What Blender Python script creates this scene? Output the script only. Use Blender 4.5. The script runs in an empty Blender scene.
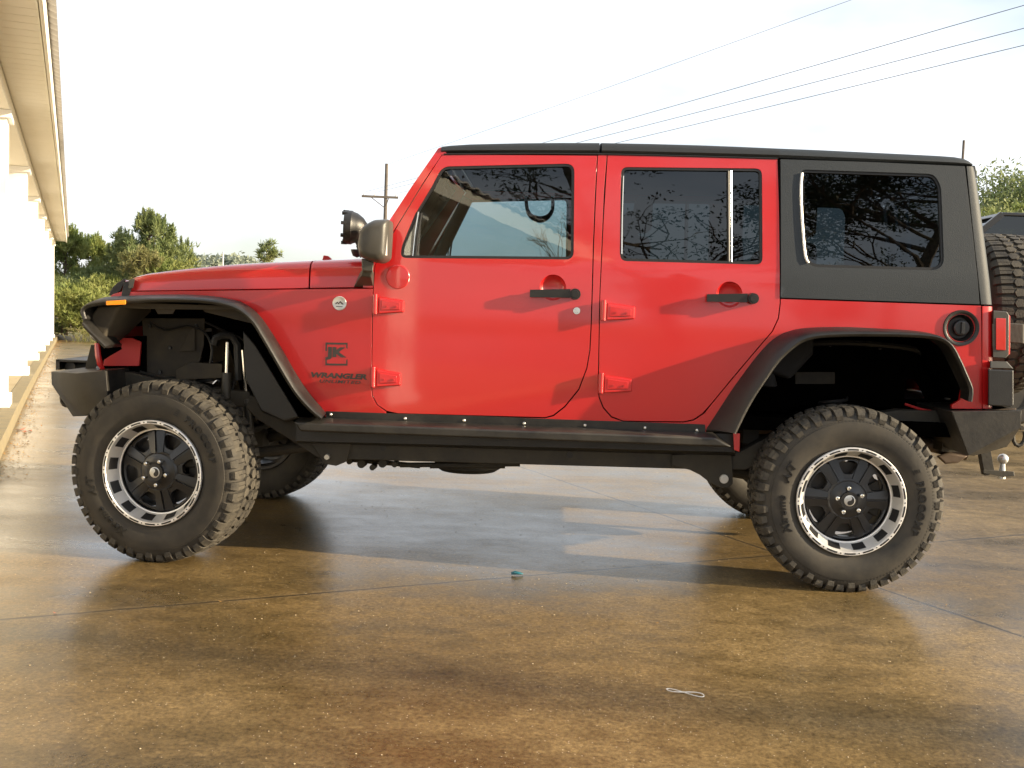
import bpy, bmesh, math, random
from mathutils import Vector, Matrix, noise
random.seed(7)
PI = math.pi
rad = math.radians
scene = bpy.context.scene
COL = scene.collection

# ------------------------------------------------------------------ camera
F_PX = 1081.7
CC = Vector((-1.30418547, -4.57685986, 1.16076042))
CR = Vector((0.9987616452, 0.0352958865, 0.0350624655))
CU = Vector((-0.0374193666, 0.0684928828, 0.9969496056))
CF = Vector((-0.0327866908, 0.9970270434, -0.0697288140))
cd = bpy.data.cameras.new('camera')
cam = bpy.data.objects.new('camera', cd)
COL.objects.link(cam)
cam.matrix_world = Matrix(((CR.x, CU.x, -CF.x, CC.x), (CR.y, CU.y, -CF.y, CC.y), (CR.z, CU.z, -CF.z, CC.z), (0, 0, 0, 1)))
cd.sensor_width = 36
cd.lens = F_PX / 1024 * 36
cd.clip_end = 3000
cd.clip_start = 0.05
scene.camera = cam

# ------------------------------------------------------------------ sky, sun, exposure
SUN_EL = rad(16.5)
SUN_AZ = rad(-9.5)          # direction towards the sun, from +X towards -Y
sdir = Vector((math.cos(SUN_EL) * math.cos(SUN_AZ), math.cos(SUN_EL) * math.sin(SUN_AZ), math.sin(SUN_EL)))
w = bpy.data.worlds.new('World')
scene.world = w
w.use_nodes = True
nt = w.node_tree
for n in list(nt.nodes):
    nt.nodes.remove(n)
sky = nt.nodes.new('ShaderNodeTexSky')
sky.sky_type = 'NISHITA'
sky.sun_disc = False
sky.sun_elevation = SUN_EL
sky.sun_rotation = math.atan2(sdir.x, sdir.y)
sky.air_density = 1.0
sky.dust_density = 1.6
sky.ozone_density = 1.5
tc = nt.nodes.new('ShaderNodeTexCoord')
mp = nt.nodes.new('ShaderNodeMapping')
mp.inputs['Scale'].default_value = (1.0, 1.0, 2.6)
nz = nt.nodes.new('ShaderNodeTexNoise')
nz.inputs['Scale'].default_value = 2.1
nz.inputs['Detail'].default_value = 6
nz.inputs['Roughness'].default_value = 0.5
cr = nt.nodes.new('ShaderNodeValToRGB')
cr.color_ramp.elements[0].position = 0.36
cr.color_ramp.elements[0].color = (0.28, 0.28, 0.28, 1)
cr.color_ramp.elements[1].position = 0.56
cr.color_ramp.elements[1].color = (0.92, 0.92, 0.92, 1)
mx = nt.nodes.new('ShaderNodeMixRGB')
mx.inputs[2].default_value = (5.4, 5.55, 5.8, 1)
bg = nt.nodes.new('ShaderNodeBackground')
bg.inputs['Strength'].default_value = 0.105
wo = nt.nodes.new('ShaderNodeOutputWorld')
L = nt.links.new
L(tc.outputs['Generated'], mp.inputs['Vector'])
L(mp.outputs['Vector'], nz.inputs['Vector'])
L(nz.outputs['Fac'], cr.inputs['Fac'])
L(cr.outputs['Color'], mx.inputs[0])
L(sky.outputs['Color'], mx.inputs[1])
L(mx.outputs['Color'], bg.inputs['Color'])
L(bg.outputs['Background'], wo.inputs['Surface'])
sl = bpy.data.lights.new('sun', 'SUN')
sl.energy = 5.0
sl.angle = rad(0.55)
sl.color = (1.0, 0.82, 0.56)
so = bpy.data.objects.new('sun', sl)
COL.objects.link(so)
so.rotation_euler = sdir.to_track_quat('Z', 'Y').to_euler()
vs = scene.view_settings
vs.view_transform = 'Standard'
vs.look = 'None'
vs.gamma = 1
vs.exposure = 1.2
scene.render.engine = 'CYCLES'

# ------------------------------------------------------------------ materials
def newmat(name):
    m = bpy.data.materials.new(name)
    m.use_nodes = True
    return m, m.node_tree, m.node_tree.nodes['Principled BSDF']

def mat(name, col, rough=0.5, metal=0.0, coat=0.0, coat_rough=0.03, noise_amt=0.0, noise_scale=8.0, col2=None,
        bump=0.0, bump_scale=60.0, rough2=None, spec=0.5, dust=None, dust_amt=0.0):
    m, t, b = newmat(name)
    b.inputs['Base Color'].default_value = (*col, 1)
    b.inputs['Roughness'].default_value = rough
    b.inputs['Metallic'].default_value = metal
    b.inputs['Coat Weight'].default_value = coat
    b.inputs['Coat Roughness'].default_value = coat_rough
    b.inputs['Specular IOR Level'].default_value = spec
    tcn = t.nodes.new('ShaderNodeTexCoord')
    if col2 is not None:
        n = t.nodes.new('ShaderNodeTexNoise')
        n.inputs['Scale'].default_value = noise_scale
        n.inputs['Detail'].default_value = 5
        n.inputs['Roughness'].default_value = 0.65
        t.links.new(tcn.outputs['Object'], n.inputs['Vector'])
        r = t.nodes.new('ShaderNodeValToRGB')
        r.color_ramp.elements[0].position = 0.35
        r.color_ramp.elements[1].position = 0.68
        r.color_ramp.elements[0].color = (*col, 1)
        r.color_ramp.elements[1].color = (*col2, 1)
        t.links.new(n.outputs['Fac'], r.inputs['Fac'])
        t.links.new(r.outputs['Color'], b.inputs['Base Color'])
        if rough2 is not None:
            mr = t.nodes.new('ShaderNodeMapRange')
            mr.inputs['From Min'].default_value = 0.35
            mr.inputs['From Max'].default_value = 0.68
            mr.inputs['To Min'].default_value = rough
            mr.inputs['To Max'].default_value = rough2
            t.links.new(n.outputs['Fac'], mr.inputs['Value'])
            t.links.new(mr.outputs['Result'], b.inputs['Roughness'])
    if bump:
        n2 = t.nodes.new('ShaderNodeTexNoise')
        n2.inputs['Scale'].default_value = bump_scale
        n2.inputs['Detail'].default_value = 3
        t.links.new(tcn.outputs['Object'], n2.inputs['Vector'])
        bp = t.nodes.new('ShaderNodeBump')
        bp.inputs['Strength'].default_value = bump
        bp.inputs['Distance'].default_value = 0.01
        t.links.new(n2.outputs['Fac'], bp.inputs['Height'])
        t.links.new(bp.outputs['Normal'], b.inputs['Normal'])
    return m

M = {}
M['red'] = mat('red_paint', (0.53, 0.007, 0.008), 0.38, coat=1.0, coat_rough=0.07, col2=(0.56, 0.009, 0.010), noise_scale=1.3,
               bump=0.004, bump_scale=5.0)
M['redin'] = mat('red_inner_paint', (0.45, 0.02, 0.02), 0.5)
M['plastic'] = mat('black_plastic', (0.011, 0.011, 0.011), 0.42, col2=(0.018, 0.017, 0.016), noise_scale=9, bump=0.10, bump_scale=260)
M['flare'] = mat('flare_plastic', (0.008, 0.008, 0.0075), 0.33, col2=(0.019, 0.017, 0.015), noise_scale=7, bump=0.14, bump_scale=240, rough2=0.6)
M['hardtop'] = mat('hardtop_charcoal', (0.016, 0.023, 0.030), 0.62, col2=(0.020, 0.027, 0.034), noise_scale=3, bump=0.16, bump_scale=330)
M['rooftop'] = mat('roof_black', (0.014, 0.017, 0.019), 0.55, col2=(0.018, 0.021, 0.023), noise_scale=3, bump=0.16, bump_scale=330)
M['mirror'] = mat('mirror_plastic', (0.055, 0.052, 0.045), 0.42, col2=(0.075, 0.07, 0.058), noise_scale=6, bump=0.05, bump_scale=300)
M['rubber'] = mat('tyre_rubber', (0.022, 0.020, 0.017), 0.68, col2=(0.060, 0.052, 0.040), noise_scale=7, bump=0.05, bump_scale=60, rough2=0.85)
M['tread'] = mat('tread_rubber', (0.024, 0.021, 0.017), 0.72, col2=(0.085, 0.075, 0.058), noise_scale=16, bump=0.2, bump_scale=150, rough2=0.9)
M['letter'] = mat('tyre_lettering', (0.006, 0.006, 0.006), 0.35)
M['gasket'] = mat('window_rubber', (0.012, 0.012, 0.012), 0.45)
M['steel'] = mat('machined_aluminium', (0.93, 0.92, 0.90), 0.42, metal=0.75, col2=(0.88, 0.87, 0.85), noise_scale=30, rough2=0.52)
M['chrome'] = mat('bright_metal', (0.75, 0.74, 0.70), 0.22, metal=1.0)
M['wheelblack'] = mat('satin_black_alloy', (0.012, 0.012, 0.013), 0.38, coat=0.3, coat_rough=0.2)
M['seam'] = mat('seam_shadow_red', (0.05, 0.006, 0.006), 0.8)
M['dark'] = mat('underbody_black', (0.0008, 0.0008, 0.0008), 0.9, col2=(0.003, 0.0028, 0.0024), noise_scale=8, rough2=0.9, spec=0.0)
M['frame'] = mat('dusty_frame_steel', (0.022, 0.020, 0.016), 0.6, col2=(0.062, 0.055, 0.042), noise_scale=6, rough2=0.85, bump=0.1)
M['liner'] = mat('dusty_liner', (0.022, 0.018, 0.013), 0.7, col2=(0.075, 0.062, 0.042), noise_scale=4, rough2=0.9)
M['step'] = mat('painted_step_steel', (0.010, 0.0095, 0.009), 0.36, col2=(0.036, 0.032, 0.026), noise_scale=5, rough2=0.65, bump=0.08)
M['rust'] = mat('exhaust_steel', (0.10, 0.07, 0.05), 0.6, metal=0.5, col2=(0.16, 0.12, 0.09), noise_scale=10)
M['seat'] = mat('seat_cloth', (0.018, 0.018, 0.019), 0.9, bump=0.2, bump_scale=200)
M['trim'] = mat('interior_trim', (0.012, 0.0115, 0.011), 0.8)
M['cream'] = mat('pale_trim', (0.75, 0.72, 0.60), 0.7)
M['amber'] = mat('amber_lens', (0.85, 0.28, 0.01), 0.18, coat=1)
M['redlens'] = mat('red_lens', (0.55, 0.02, 0.015), 0.12, coat=1)
M['silverbadge'] = mat('badge_silver', (0.62, 0.62, 0.60), 0.3, metal=0.6)
M['decal'] = mat('grey_decal', (0.055, 0.045, 0.04), 0.45)
M['springred'] = mat('spring_paint', (0.02, 0.02, 0.02), 0.5)
M['lens'] = mat('lamp_glass', (0.6, 0.6, 0.6), 0.1, coat=1)

def glassmat(name, tint, ior=1.75, wav=0.004, wscale=3.0):
    m, t, b = newmat(name)
    t.nodes.remove(b)
    out = t.nodes['Material Output']
    tr = t.nodes.new('ShaderNodeBsdfTransparent')
    tr.inputs['Color'].default_value = (*tint, 1)
    gl = t.nodes.new('ShaderNodeBsdfGlossy')
    gl.inputs['Roughness'].default_value = 0.005
    gl.inputs['Color'].default_value = (0.92, 0.97, 1, 1)
    fr = t.nodes.new('ShaderNodeFresnel')
    fr.inputs['IOR'].default_value = ior
    mxs = t.nodes.new('ShaderNodeMixShader')
    tcn = t.nodes.new('ShaderNodeTexCoord')
    n = t.nodes.new('ShaderNodeTexNoise')
    n.inputs['Scale'].default_value = wscale
    n.inputs['Detail'].default_value = 1
    mpn = t.nodes.new('ShaderNodeMapping')
    mpn.inputs['Scale'].default_value = (0.6, 1, 3.0)
    bp = t.nodes.new('ShaderNodeBump')
    bp.inputs['Strength'].default_value = 1
    bp.inputs['Distance'].default_value = wav
    t.links.new(tcn.outputs['Object'], mpn.inputs['Vector'])
    t.links.new(mpn.outputs['Vector'], n.inputs['Vector'])
    t.links.new(n.outputs['Fac'], bp.inputs['Height'])
    t.links.new(bp.outputs['Normal'], gl.inputs['Normal'])
    t.links.new(fr.outputs['Fac'], mxs.inputs['Fac'])
    t.links.new(tr.outputs['BSDF'], mxs.inputs[1])
    t.links.new(gl.outputs['BSDF'], mxs.inputs[2])
    t.links.new(mxs.outputs['Shader'], out.inputs['Surface'])
    return m
M['glass'] = glassmat('clear_window_glass', (0.46, 0.56, 0.60), ior=1.6, wav=0.00035)
M['tinted'] = glassmat('dark_tinted_glass', (0.13, 0.16, 0.18), ior=1.62, wav=0.0002)
M['greyglass'] = glassmat('vent_glass', (0.75, 0.75, 0.70), ior=1.9)

def concrete():
    m, t, b = newmat('wet_concrete')
    N = t.nodes.new
    tcn = N('ShaderNodeTexCoord')
    def tex(scale, detail=5, rough=0.6, mapping=None):
        n = N('ShaderNodeTexNoise')
        n.inputs['Scale'].default_value = scale
        n.inputs['Detail'].default_value = detail
        n.inputs['Roughness'].default_value = rough
        src = tcn.outputs['Object']
        if mapping:
            mm = N('ShaderNodeMapping')
            mm.inputs['Scale'].default_value = mapping
            mm.inputs['Rotation'].default_value = (0, 0, rad(-27))
            t.links.new(src, mm.inputs['Vector'])
            src = mm.outputs['Vector']
        t.links.new(src, n.inputs['Vector'])
        return n.outputs['Fac']
    def ramp(src, p0, p1, c0, c1):
        r = N('ShaderNodeValToRGB')
        r.color_ramp.elements[0].position = p0
        r.color_ramp.elements[1].position = p1
        r.color_ramp.elements[0].color = (*c0, 1)
        r.color_ramp.elements[1].color = (*c1, 1)
        t.links.new(src, r.inputs['Fac'])
        return r.outputs['Color']
    def mix(f, a, c, mode='MIX'):
        x = N('ShaderNodeMixRGB')
        x.blend_type = mode
        for i, s in ((0, f), (1, a), (2, c)):
            if isinstance(s, (int, float)):
                x.inputs[i].default_value = s
            elif isinstance(s, tuple):
                x.inputs[i].default_value = (*s, 1)
            else:
                t.links.new(s, x.inputs[i])
        return x.outputs['Color']
    def math_(op, a, c=0.0):
        x = N('ShaderNodeMath')
        x.operation = op
        for i, s in ((0, a), (1, c)):
            if isinstance(s, (int, float)):
                x.inputs[i].default_value = s
            else:
                t.links.new(s, x.inputs[i])
        return x.outputs[0]
    big = tex(0.55, 6, 0.6)
    col = ramp(big, 0.36, 0.66, CON[0], CON[1])
    # damp dark stains with their own shape
    st = tex(1.3, 7, 0.68, (0.6, 1.4, 1))
    stm = ramp(st, 0.46, 0.60, (0, 0, 0), (1, 1, 1))
    col = mix(math_('MULTIPLY', stm, 0.62), col, CON[2])
    # fine aggregate
    fine = tex(58, 5, 0.85)
    col = mix(0.9, col, ramp(fine, 0.34, 0.68, (0.34, 0.32, 0.28), (1.65, 1.65, 1.65)), 'MULTIPLY')
    mid = tex(11, 6, 0.75)
    col = mix(0.5, col, ramp(mid, 0.35, 0.68, (0.45, 0.43, 0.38), (1.4, 1.4, 1.4)), 'MULTIPLY')
    # pale grit specks
    vo = N('ShaderNodeTexVoronoi')
    vo.inputs['Scale'].default_value = 62
    t.links.new(tcn.outputs['Object'], vo.inputs['Vector'])
    sp = N('ShaderNodeMath'); sp.operation = 'LESS_THAN'; sp.inputs[1].default_value = 0.13
    t.links.new(vo.outputs['Distance'], sp.inputs[0])
    selr = N('ShaderNodeSeparateColor')
    t.links.new(vo.outputs['Color'], selr.inputs['Color'])
    sel = math_('GREATER_THAN', selr.outputs[0], 0.70)
    spk = math_('MULTIPLY', sp.outputs[0], sel)
    col = mix(math_('MULTIPLY', spk, 0.8), col, (0.55, 0.46, 0.33))
    # joints
    sx = N('ShaderNodeSeparateXYZ')
    mm = N('ShaderNodeMapping'); mm.vector_type = 'POINT'
    a = rad(27.4)
    # rotate by -a about joint crossing
    mm.inputs['Rotation'].default_value = (0, 0, -a)
    px, py = -0.13, 0.71
    mm.inputs['Location'].default_value = (-(math.cos(-a) * px - math.sin(-a) * py), -(math.sin(-a) * px + math.cos(-a) * py), 0)
    t.links.new(tcn.outputs['Object'], mm.inputs['Vector'])
    t.links.new(mm.outputs['Vector'], sx.inputs[0])
    wob = tex(5, 4, 0.7)
    wobv = math_('MULTIPLY', math_('SUBTRACT', wob, 0.5), 0.02)
    def joint(coord, period, width):
        v = math_('ADD', coord, wobv)
        v = math_('ADD', v, period * 50.5)
        v = math_('MODULO', v, period)
        v = math_('ABSOLUTE', math_('SUBTRACT', v, period * 0.5))
        return v
    ja = joint(sx.outputs[1], 4.07, 0.01)
    jb = joint(sx.outputs[0], 5.6, 0.01)
    jm = math_('MINIMUM', ja, jb)
    wn = math_('MULTIPLY', tex(3.1, 3, 0.6), 0.016)
    line = math_('LESS_THAN', jm, wn)
    soft = N('ShaderNodeMapRange')
    soft.inputs['From Min'].default_value = 0.0
    soft.inputs['From Max'].default_value = 0.05
    soft.inputs['To Min'].default_value = 0.5
    soft.inputs['To Max'].default_value = 0.0
    t.links.new(jm, soft.inputs['Value'])
    col = mix(math_('MULTIPLY', soft.outputs[0], tex(11, 4, 0.7)), col, (0.20, 0.15, 0.09))
    col = mix(math_('MULTIPLY', line, 0.85), col, (0.022, 0.018, 0.012))
    t.links.new(col, b.inputs['Base Color'])
    # roughness: damp sheen broken up
    rr = N('ShaderNodeMapRange')
    rr.inputs['From Min'].default_value = 0.38
    rr.inputs['From Max'].default_value = 0.66
    rr.inputs['To Min'].default_value = 0.46
    rr.inputs['To Max'].default_value = 0.24
    t.links.new(st, rr.inputs['Value'])
    ro = math_('ADD', rr.outputs[0], math_('MULTIPLY', math_('SUBTRACT', mid, 0.5), 0.18))
    t.links.new(ro, b.inputs['Roughness'])
    b.inputs['Specular IOR Level'].default_value = 0.3
    cw = N('ShaderNodeMapRange')
    for k_, v_ in (('From Min', .36), ('From Max', .62), ('To Min', .16), ('To Max', .62)): cw.inputs[k_].default_value = v_
    t.links.new(tex(0.8, 5, 0.6), cw.inputs['Value'])
    sy = N('ShaderNodeSeparateXYZ'); t.links.new(tcn.outputs['Object'], sy.inputs[0])
    wy = N('ShaderNodeMapRange')      # coat lowered towards the viewer to take out the red door's reflection
    for k_, v_ in (('From Min', -1.5), ('From Max', -0.5), ('To Min', .22), ('To Max', 1.0)): wy.inputs[k_].default_value = v_
    t.links.new(math_('ADD', sy.outputs[1], math_('MULTIPLY', math_('SUBTRACT', st, .5), 2.0)), wy.inputs['Value'])
    wx = N('ShaderNodeMapRange')      # wetter coat at left, added to catch the sunlit columns' reflection
    for k_, v_ in (('From Min', -1.7), ('From Max', -2.7), ('To Min', 0.0), ('To Max', 1.3)): wx.inputs[k_].default_value = v_
    t.links.new(math_('ADD', sy.outputs[0], math_('MULTIPLY', math_('SUBTRACT', st, .5), 1.2)), wx.inputs['Value'])
    t.links.new(math_('MULTIPLY', cw.outputs[0], math_('MAXIMUM', wy.outputs[0], wx.outputs[0])), b.inputs['Coat Weight'])
    b.inputs['Coat IOR'].default_value = 1.36
    cro = math_('ADD', 0.17, math_('MULTIPLY', mid, 0.16))
    t.links.new(cro, b.inputs['Coat Roughness'])
    h = math_('ADD', math_('MULTIPLY', fine, 0.5), math_('MULTIPLY', mid, 0.8))
    h = math_('SUBTRACT', h, math_('MULTIPLY', line, 3.0))
    bp = N('ShaderNodeBump')
    bp.inputs['Strength'].default_value = 0.35
    bp.inputs['Distance'].default_value = 0.003
    t.links.new(h, bp.inputs['Height'])
    t.links.new(bp.outputs['Normal'], b.inputs['Normal'])
    return m
CON = [(0.165, 0.110, 0.042), (0.245, 0.172, 0.076), (0.070, 0.050, 0.020)]
M['concrete'] = concrete()
M['sidewalk'] = mat('sidewalk_concrete', (0.34, 0.27, 0.16), 0.8, col2=(0.42, 0.35, 0.22), noise_scale=3, bump=0.3)
M['curb'] = mat('faded_yellow_curb', (0.27, 0.22, 0.12), 0.8, col2=(0.20, 0.17, 0.11), noise_scale=9, bump=0.3)
M['curbgrey'] = mat('grey_curb', (0.26, 0.26, 0.25), 0.8, col2=(0.34, 0.33, 0.31), noise_scale=5)
M['white'] = mat('white_painted_wall', (0.86, 0.86, 0.84), 0.7, col2=(0.82, 0.82, 0.80), noise_scale=1.5)
M['soffit'] = mat('cream_soffit', (0.80, 0.77, 0.67), 0.6, col2=(0.77, 0.74, 0.64), noise_scale=2)
M['metalroof'] = mat('galvanised_roof', (0.42, 0.41, 0.42), 0.45, metal=0.4, col2=(0.34, 0.33, 0.34), noise_scale=4)
M['bark'] = mat('pine_bark', (0.09, 0.065, 0.045), 0.9, col2=(0.16, 0.12, 0.09), noise_scale=6, bump=0.6, bump_scale=20)
M['pole'] = mat('weathered_pole', (0.10, 0.085, 0.07), 0.9, col2=(0.15, 0.13, 0.11), noise_scale=4)
M['wire'] = mat('wire_grey', (0.12, 0.16, 0.22), 0.6)
M['palepole'] = mat('pale_pole', (0.6, 0.6, 0.58), 0.5)

def leafmat(name, c1, c2, sc=0.8):
    m, t, b = newmat(name)
    tcn = t.nodes.new('ShaderNodeTexCoord')
    n = t.nodes.new('ShaderNodeTexNoise')
    n.inputs['Scale'].default_value = sc
    n.inputs['Detail'].default_value = 6
    n.inputs['Roughness'].default_value = 0.75
    r = t.nodes.new('ShaderNodeValToRGB')
    r.color_ramp.elements[0].position = 0.36
    r.color_ramp.elements[1].position = 0.64
    r.color_ramp.elements[0].color = (*c1, 1)
    r.color_ramp.elements[1].color = (*c2, 1)
    t.links.new(tcn.outputs['Object'], n.inputs['Vector'])
    t.links.new(n.outputs['Fac'], r.inputs['Fac'])
    t.links.new(r.outputs['Color'], b.inputs['Base Color'])
    b.inputs['Roughness'].default_value = 0.65
    tl = t.nodes.new('ShaderNodeBsdfTranslucent')
    t.links.new(r.outputs['Color'], tl.inputs['Color'])
    ms = t.nodes.new('ShaderNodeMixShader')
    ms.inputs[0].default_value = 0.3
    t.links.new(b.outputs[0], ms.inputs[1])
    t.links.new(tl.outputs[0], ms.inputs[2])
    t.links.new(ms.outputs[0], t.nodes['Material Output'].inputs['Surface'])
    return m
M['needle'] = leafmat('pine_needles', (0.12, 0.17, 0.06), (0.26, 0.29, 0.11))
M['yneedle'] = leafmat('yellowish_foliage', (0.15, 0.21, 0.05), (0.31, 0.32, 0.10))
M['browntw'] = leafmat('brown_twigs', (0.14, 0.155, 0.05), (0.27, 0.25, 0.10))
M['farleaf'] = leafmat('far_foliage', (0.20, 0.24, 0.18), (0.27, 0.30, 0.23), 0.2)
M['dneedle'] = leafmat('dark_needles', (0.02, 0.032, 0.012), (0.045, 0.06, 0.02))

# ------------------------------------------------------------------ object helpers
WPOS = {}
def link(o, parent=None):
    COL.objects.link(o)
    base = Vector((0, 0, 0))
    if parent is not None:
        o.parent = parent
        o.location = -WPOS.get(parent.name, Vector((0, 0, 0)))
    WPOS[o.name] = Vector((0, 0, 0))
    return o

def tag(o, label=None, cat=None, group=None, kind=None):
    if label: o['label'] = label
    if cat: o['category'] = cat
    if group: o['group'] = group
    if kind: o['kind'] = kind
    return o

def empty(name, loc, label, cat, group=None):
    o = bpy.data.objects.new(name, None)
    o.empty_display_size = 0.2
    COL.objects.link(o)
    o.location = loc
    WPOS[o.name] = Vector(loc)
    return tag(o, label, cat, group)

class MB:
    def __init__(s):
        s.bm = bmesh.new(); s.mi = 0
    def face(s, vs):
        try:
            f = s.bm.faces.new(vs); f.material_index = s.mi; return f
        except ValueError:
            return None
    def v(s, p):
        return s.bm.verts.new(p)
    def hull(s, pts):
        vs = [s.v(p) for p in pts]
        r = bmesh.ops.convex_hull(s.bm, input=vs)
        for g in r['geom']:
            if isinstance(g, bmesh.types.BMFace): g.material_index = s.mi
        bad = [g for g in r['geom_interior'] if isinstance(g, bmesh.types.BMVert)]
        if bad: bmesh.ops.delete(s.bm, geom=list(set(bad)), context='VERTS')
        return s
    def box(s, lo, hi):
        a, b = Vector(lo), Vector(hi)
        return s.hull([(x, y, z) for x in (a.x, b.x) for y in (a.y, b.y) for z in (a.z, b.z)])
    def beam(s, p0, p1, wd, ht, up=(0, 0, 1)):
        p0, p1 = Vector(p0), Vector(p1); d = (p1 - p0).normalized(); sd = d.cross(Vector(up)).normalized(); uu = sd.cross(d)
        return s.hull([p + sd * a * wd / 2 + uu * b * ht / 2 for p in (p0, p1) for a in (-1, 1) for b in (-1, 1)])
    def prism(s, pts, y0, y1):      # pts (x,z)
        n = len(pts)
        a = [s.v((p[0], y0, p[1])) for p in pts]; b = [s.v((p[0], y1, p[1])) for p in pts]
        s.face(a); s.face(b[::-1])
        for i in range(n): s.face([a[i], b[i], b[(i + 1) % n], a[(i + 1) % n]])
        return s
    def loft(s, rings, closed=True, caps=True):
        rv = [[s.v(p) for p in r] for r in rings]
        n = len(rv[0])
        for i in range(len(rv) - 1):
            for j in range(n if closed else n - 1):
                k = (j + 1) % n
                s.face([rv[i][j], rv[i][k], rv[i + 1][k], rv[i + 1][j]])
        if caps and closed:
            s.face(rv[0][::-1]); s.face(rv[-1])
        return s
    def tube(s, path, r, n=10, caps=True):
        path = [Vector(p) for p in path]
        rr = r if isinstance(r, (list, tuple)) else [r] * len(path)
        rings = []; prev = None
        for i, p in enumerate(path):
            d = (path[min(i + 1, len(path) - 1)] - path[max(i - 1, 0)]).normalized()
            if prev is None:
                a = d.cross(Vector((0, 0, 1)))
                if a.length < 1e-3: a = d.cross(Vector((1, 0, 0)))
            else:
                a = prev - d * prev.dot(d)
            a.normalize(); prev = a; b = d.cross(a)
            rings.append([p + (a * math.cos(2 * PI * k / n) + b * math.sin(2 * PI * k / n)) * rr[i] for k in range(n)])
        return s.loft(rings, True, caps)
    def cyl(s, p0, p1, r0, r1=None, n=20):
        return s.tube([p0, p1], [r0, r0 if r1 is None else r1], n)
    def lathe(s, prof, c=(0, 0, 0), axis='y', n=64, a0=0, a1=2 * PI, closed_prof=False):   # prof (y, r)
        c = Vector(c); full = abs(a1 - a0 - 2 * PI) < 1e-6
        rings = []
        for k in range(n if full else n + 1):
            a = a0 + (a1 - a0) * k / n
            if axis == 'y': rings.append([c + Vector((math.cos(a) * r, y, math.sin(a) * r)) for y, r in prof])
            else: rings.append([c + Vector((y, math.cos(a) * r, math.sin(a) * r)) for y, r in prof])
        rv = [[s.v(p) for p in r] for r in rings]
        m = len(prof)
        K = len(rv)
        for i in range(K if full else K - 1):
            for j in range(m if closed_prof else m - 1):
                q = (j + 1) % m
                s.face([rv[i][j], rv[i][q], rv[(i + 1) % K][q], rv[(i + 1) % K][j]])
        return s
    def disc(s, c, r, y0, y1, n=28):     # thick disc with axis y
        return s.cyl((c[0], y0, c[1]), (c[0], y1, c[1]), r, r, n)
    def build(s, name, mats, parent=None, angle=35, bevel=0, seg=2, recalc=True, merge=True, smooth=True):
        if merge: bmesh.ops.remove_doubles(s.bm, verts=s.bm.verts, dist=1e-5)
        if recalc: bmesh.ops.recalc_face_normals(s.bm, faces=s.bm.faces)
        me = bpy.data.meshes.new(name)
        s.bm.to_mesh(me); s.bm.free()
        if not isinstance(mats, (list, tuple)): mats = [mats]
        for m in mats: me.materials.append(M[m] if isinstance(m, str) else m)
        if smooth:
            for p in me.polygons: p.use_smooth = True
            me.set_sharp_from_angle(angle=rad(angle))
        o = bpy.data.objects.new(name, me)
        if bevel:
            bv = o.modifiers.new('bevel', 'BEVEL'); bv.width = bevel; bv.segments = seg; bv.limit_method = 'ANGLE'; bv.angle_limit = rad(40)
            bv.harden_normals = True
        return link(o, parent)

YM = 1.89     # the vehicle's two sides mirror about y = YM / 2
def far(o, parent=None):
    me = o.data.copy()
    for v in me.vertices: v.co.y = YM - v.co.y
    me.flip_normals()
    me.set_sharp_from_angle(angle=rad(35))
    c = bpy.data.objects.new(o.name.split('.')[0], me)
    for md in o.modifiers:
        m2 = c.modifiers.new(md.name, md.type)
        if md.type == 'BEVEL':
            m2.width = md.width; m2.segments = md.segments; m2.limit_method = 'ANGLE'; m2.angle_limit = md.angle_limit; m2.harden_normals = True
    return link(c, parent if parent else o.parent)

# ------------------------------------------------------------------ measuring: points of the vehicle's side plane
def ray(px, py): return CF * F_PX + CR * (px - 512) - CU * (py - 384)
def U(px, py, Y):
    d = ray(px, py); t = (Y - CC.y) / d.y; p = CC + d * t
    return (p.x, p.z)
def sm(t): t = max(0, min(1, t)); return t * t * (3 - 2 * t)
def S(x, z):
    y = 0.152 + 0.055 * (z - 1.08) ** 2
    if z > 1.33: y += 0.06 * (z - 1.33) * sm((z - 1.33) / 0.05)
    if x < -2.10: y += 0.075 * (-2.10 - x)
    return y
def US(px, py, off=0.0):
    Y = 0.16
    for _ in range(6):
        x, z = U(px, py, Y); Y = S(x, z) + off
    return (x, z)
def P3(px, py, Y): x, z = U(px, py, Y); return Vector((x, Y, z))
def rnd(pts, radii, seg=5):
    out = []
    n = len(pts)
    if not isinstance(radii, (list, tuple)): radii = [radii] * n
    for i in range(n):
        p = Vector(pts[i]); a = Vector(pts[i - 1]); b = Vector(pts[(i + 1) % n]); r = radii[i]
        if r <= 0: out.append(tuple(p)); continue
        da = (a - p); db = (b - p); ra = min(r, da.length * 0.45); rb = min(r, db.length * 0.45)
        q0 = p + da.normalized() * ra; q1 = p + db.normalized() * rb
        for k in range(seg + 1):
            t = k / seg
            out.append(tuple(q0 * (1 - t) ** 2 + p * 2 * t * (1 - t) + q1 * t * t))
    return out
def inset(pts, d):
    n = len(pts); out = []
    area = sum(pts[i][0] * pts[(i + 1) % n][1] - pts[(i + 1) % n][0] * pts[i][1] for i in range(n))
    s = 1 if area > 0 else -1
    for i in range(n):
        p = Vector(pts[i]); a = (p - Vector(pts[i - 1])); b = (Vector(pts[(i + 1) % n]) - p)
        if a.length < 1e-9 or b.length < 1e-9: out.append(tuple(p)); continue
        a.normalize(); b.normalize()
        nn = Vector((-(a.y + b.y), a.x + b.x)); 
        if nn.length < 1e-6: out.append(tuple(p)); continue
        nn.normalize(); c = max(0.5, nn.dot(Vector((-a.y, a.x))))
        out.append(tuple(p + nn * s * d / c))
    return out
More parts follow.
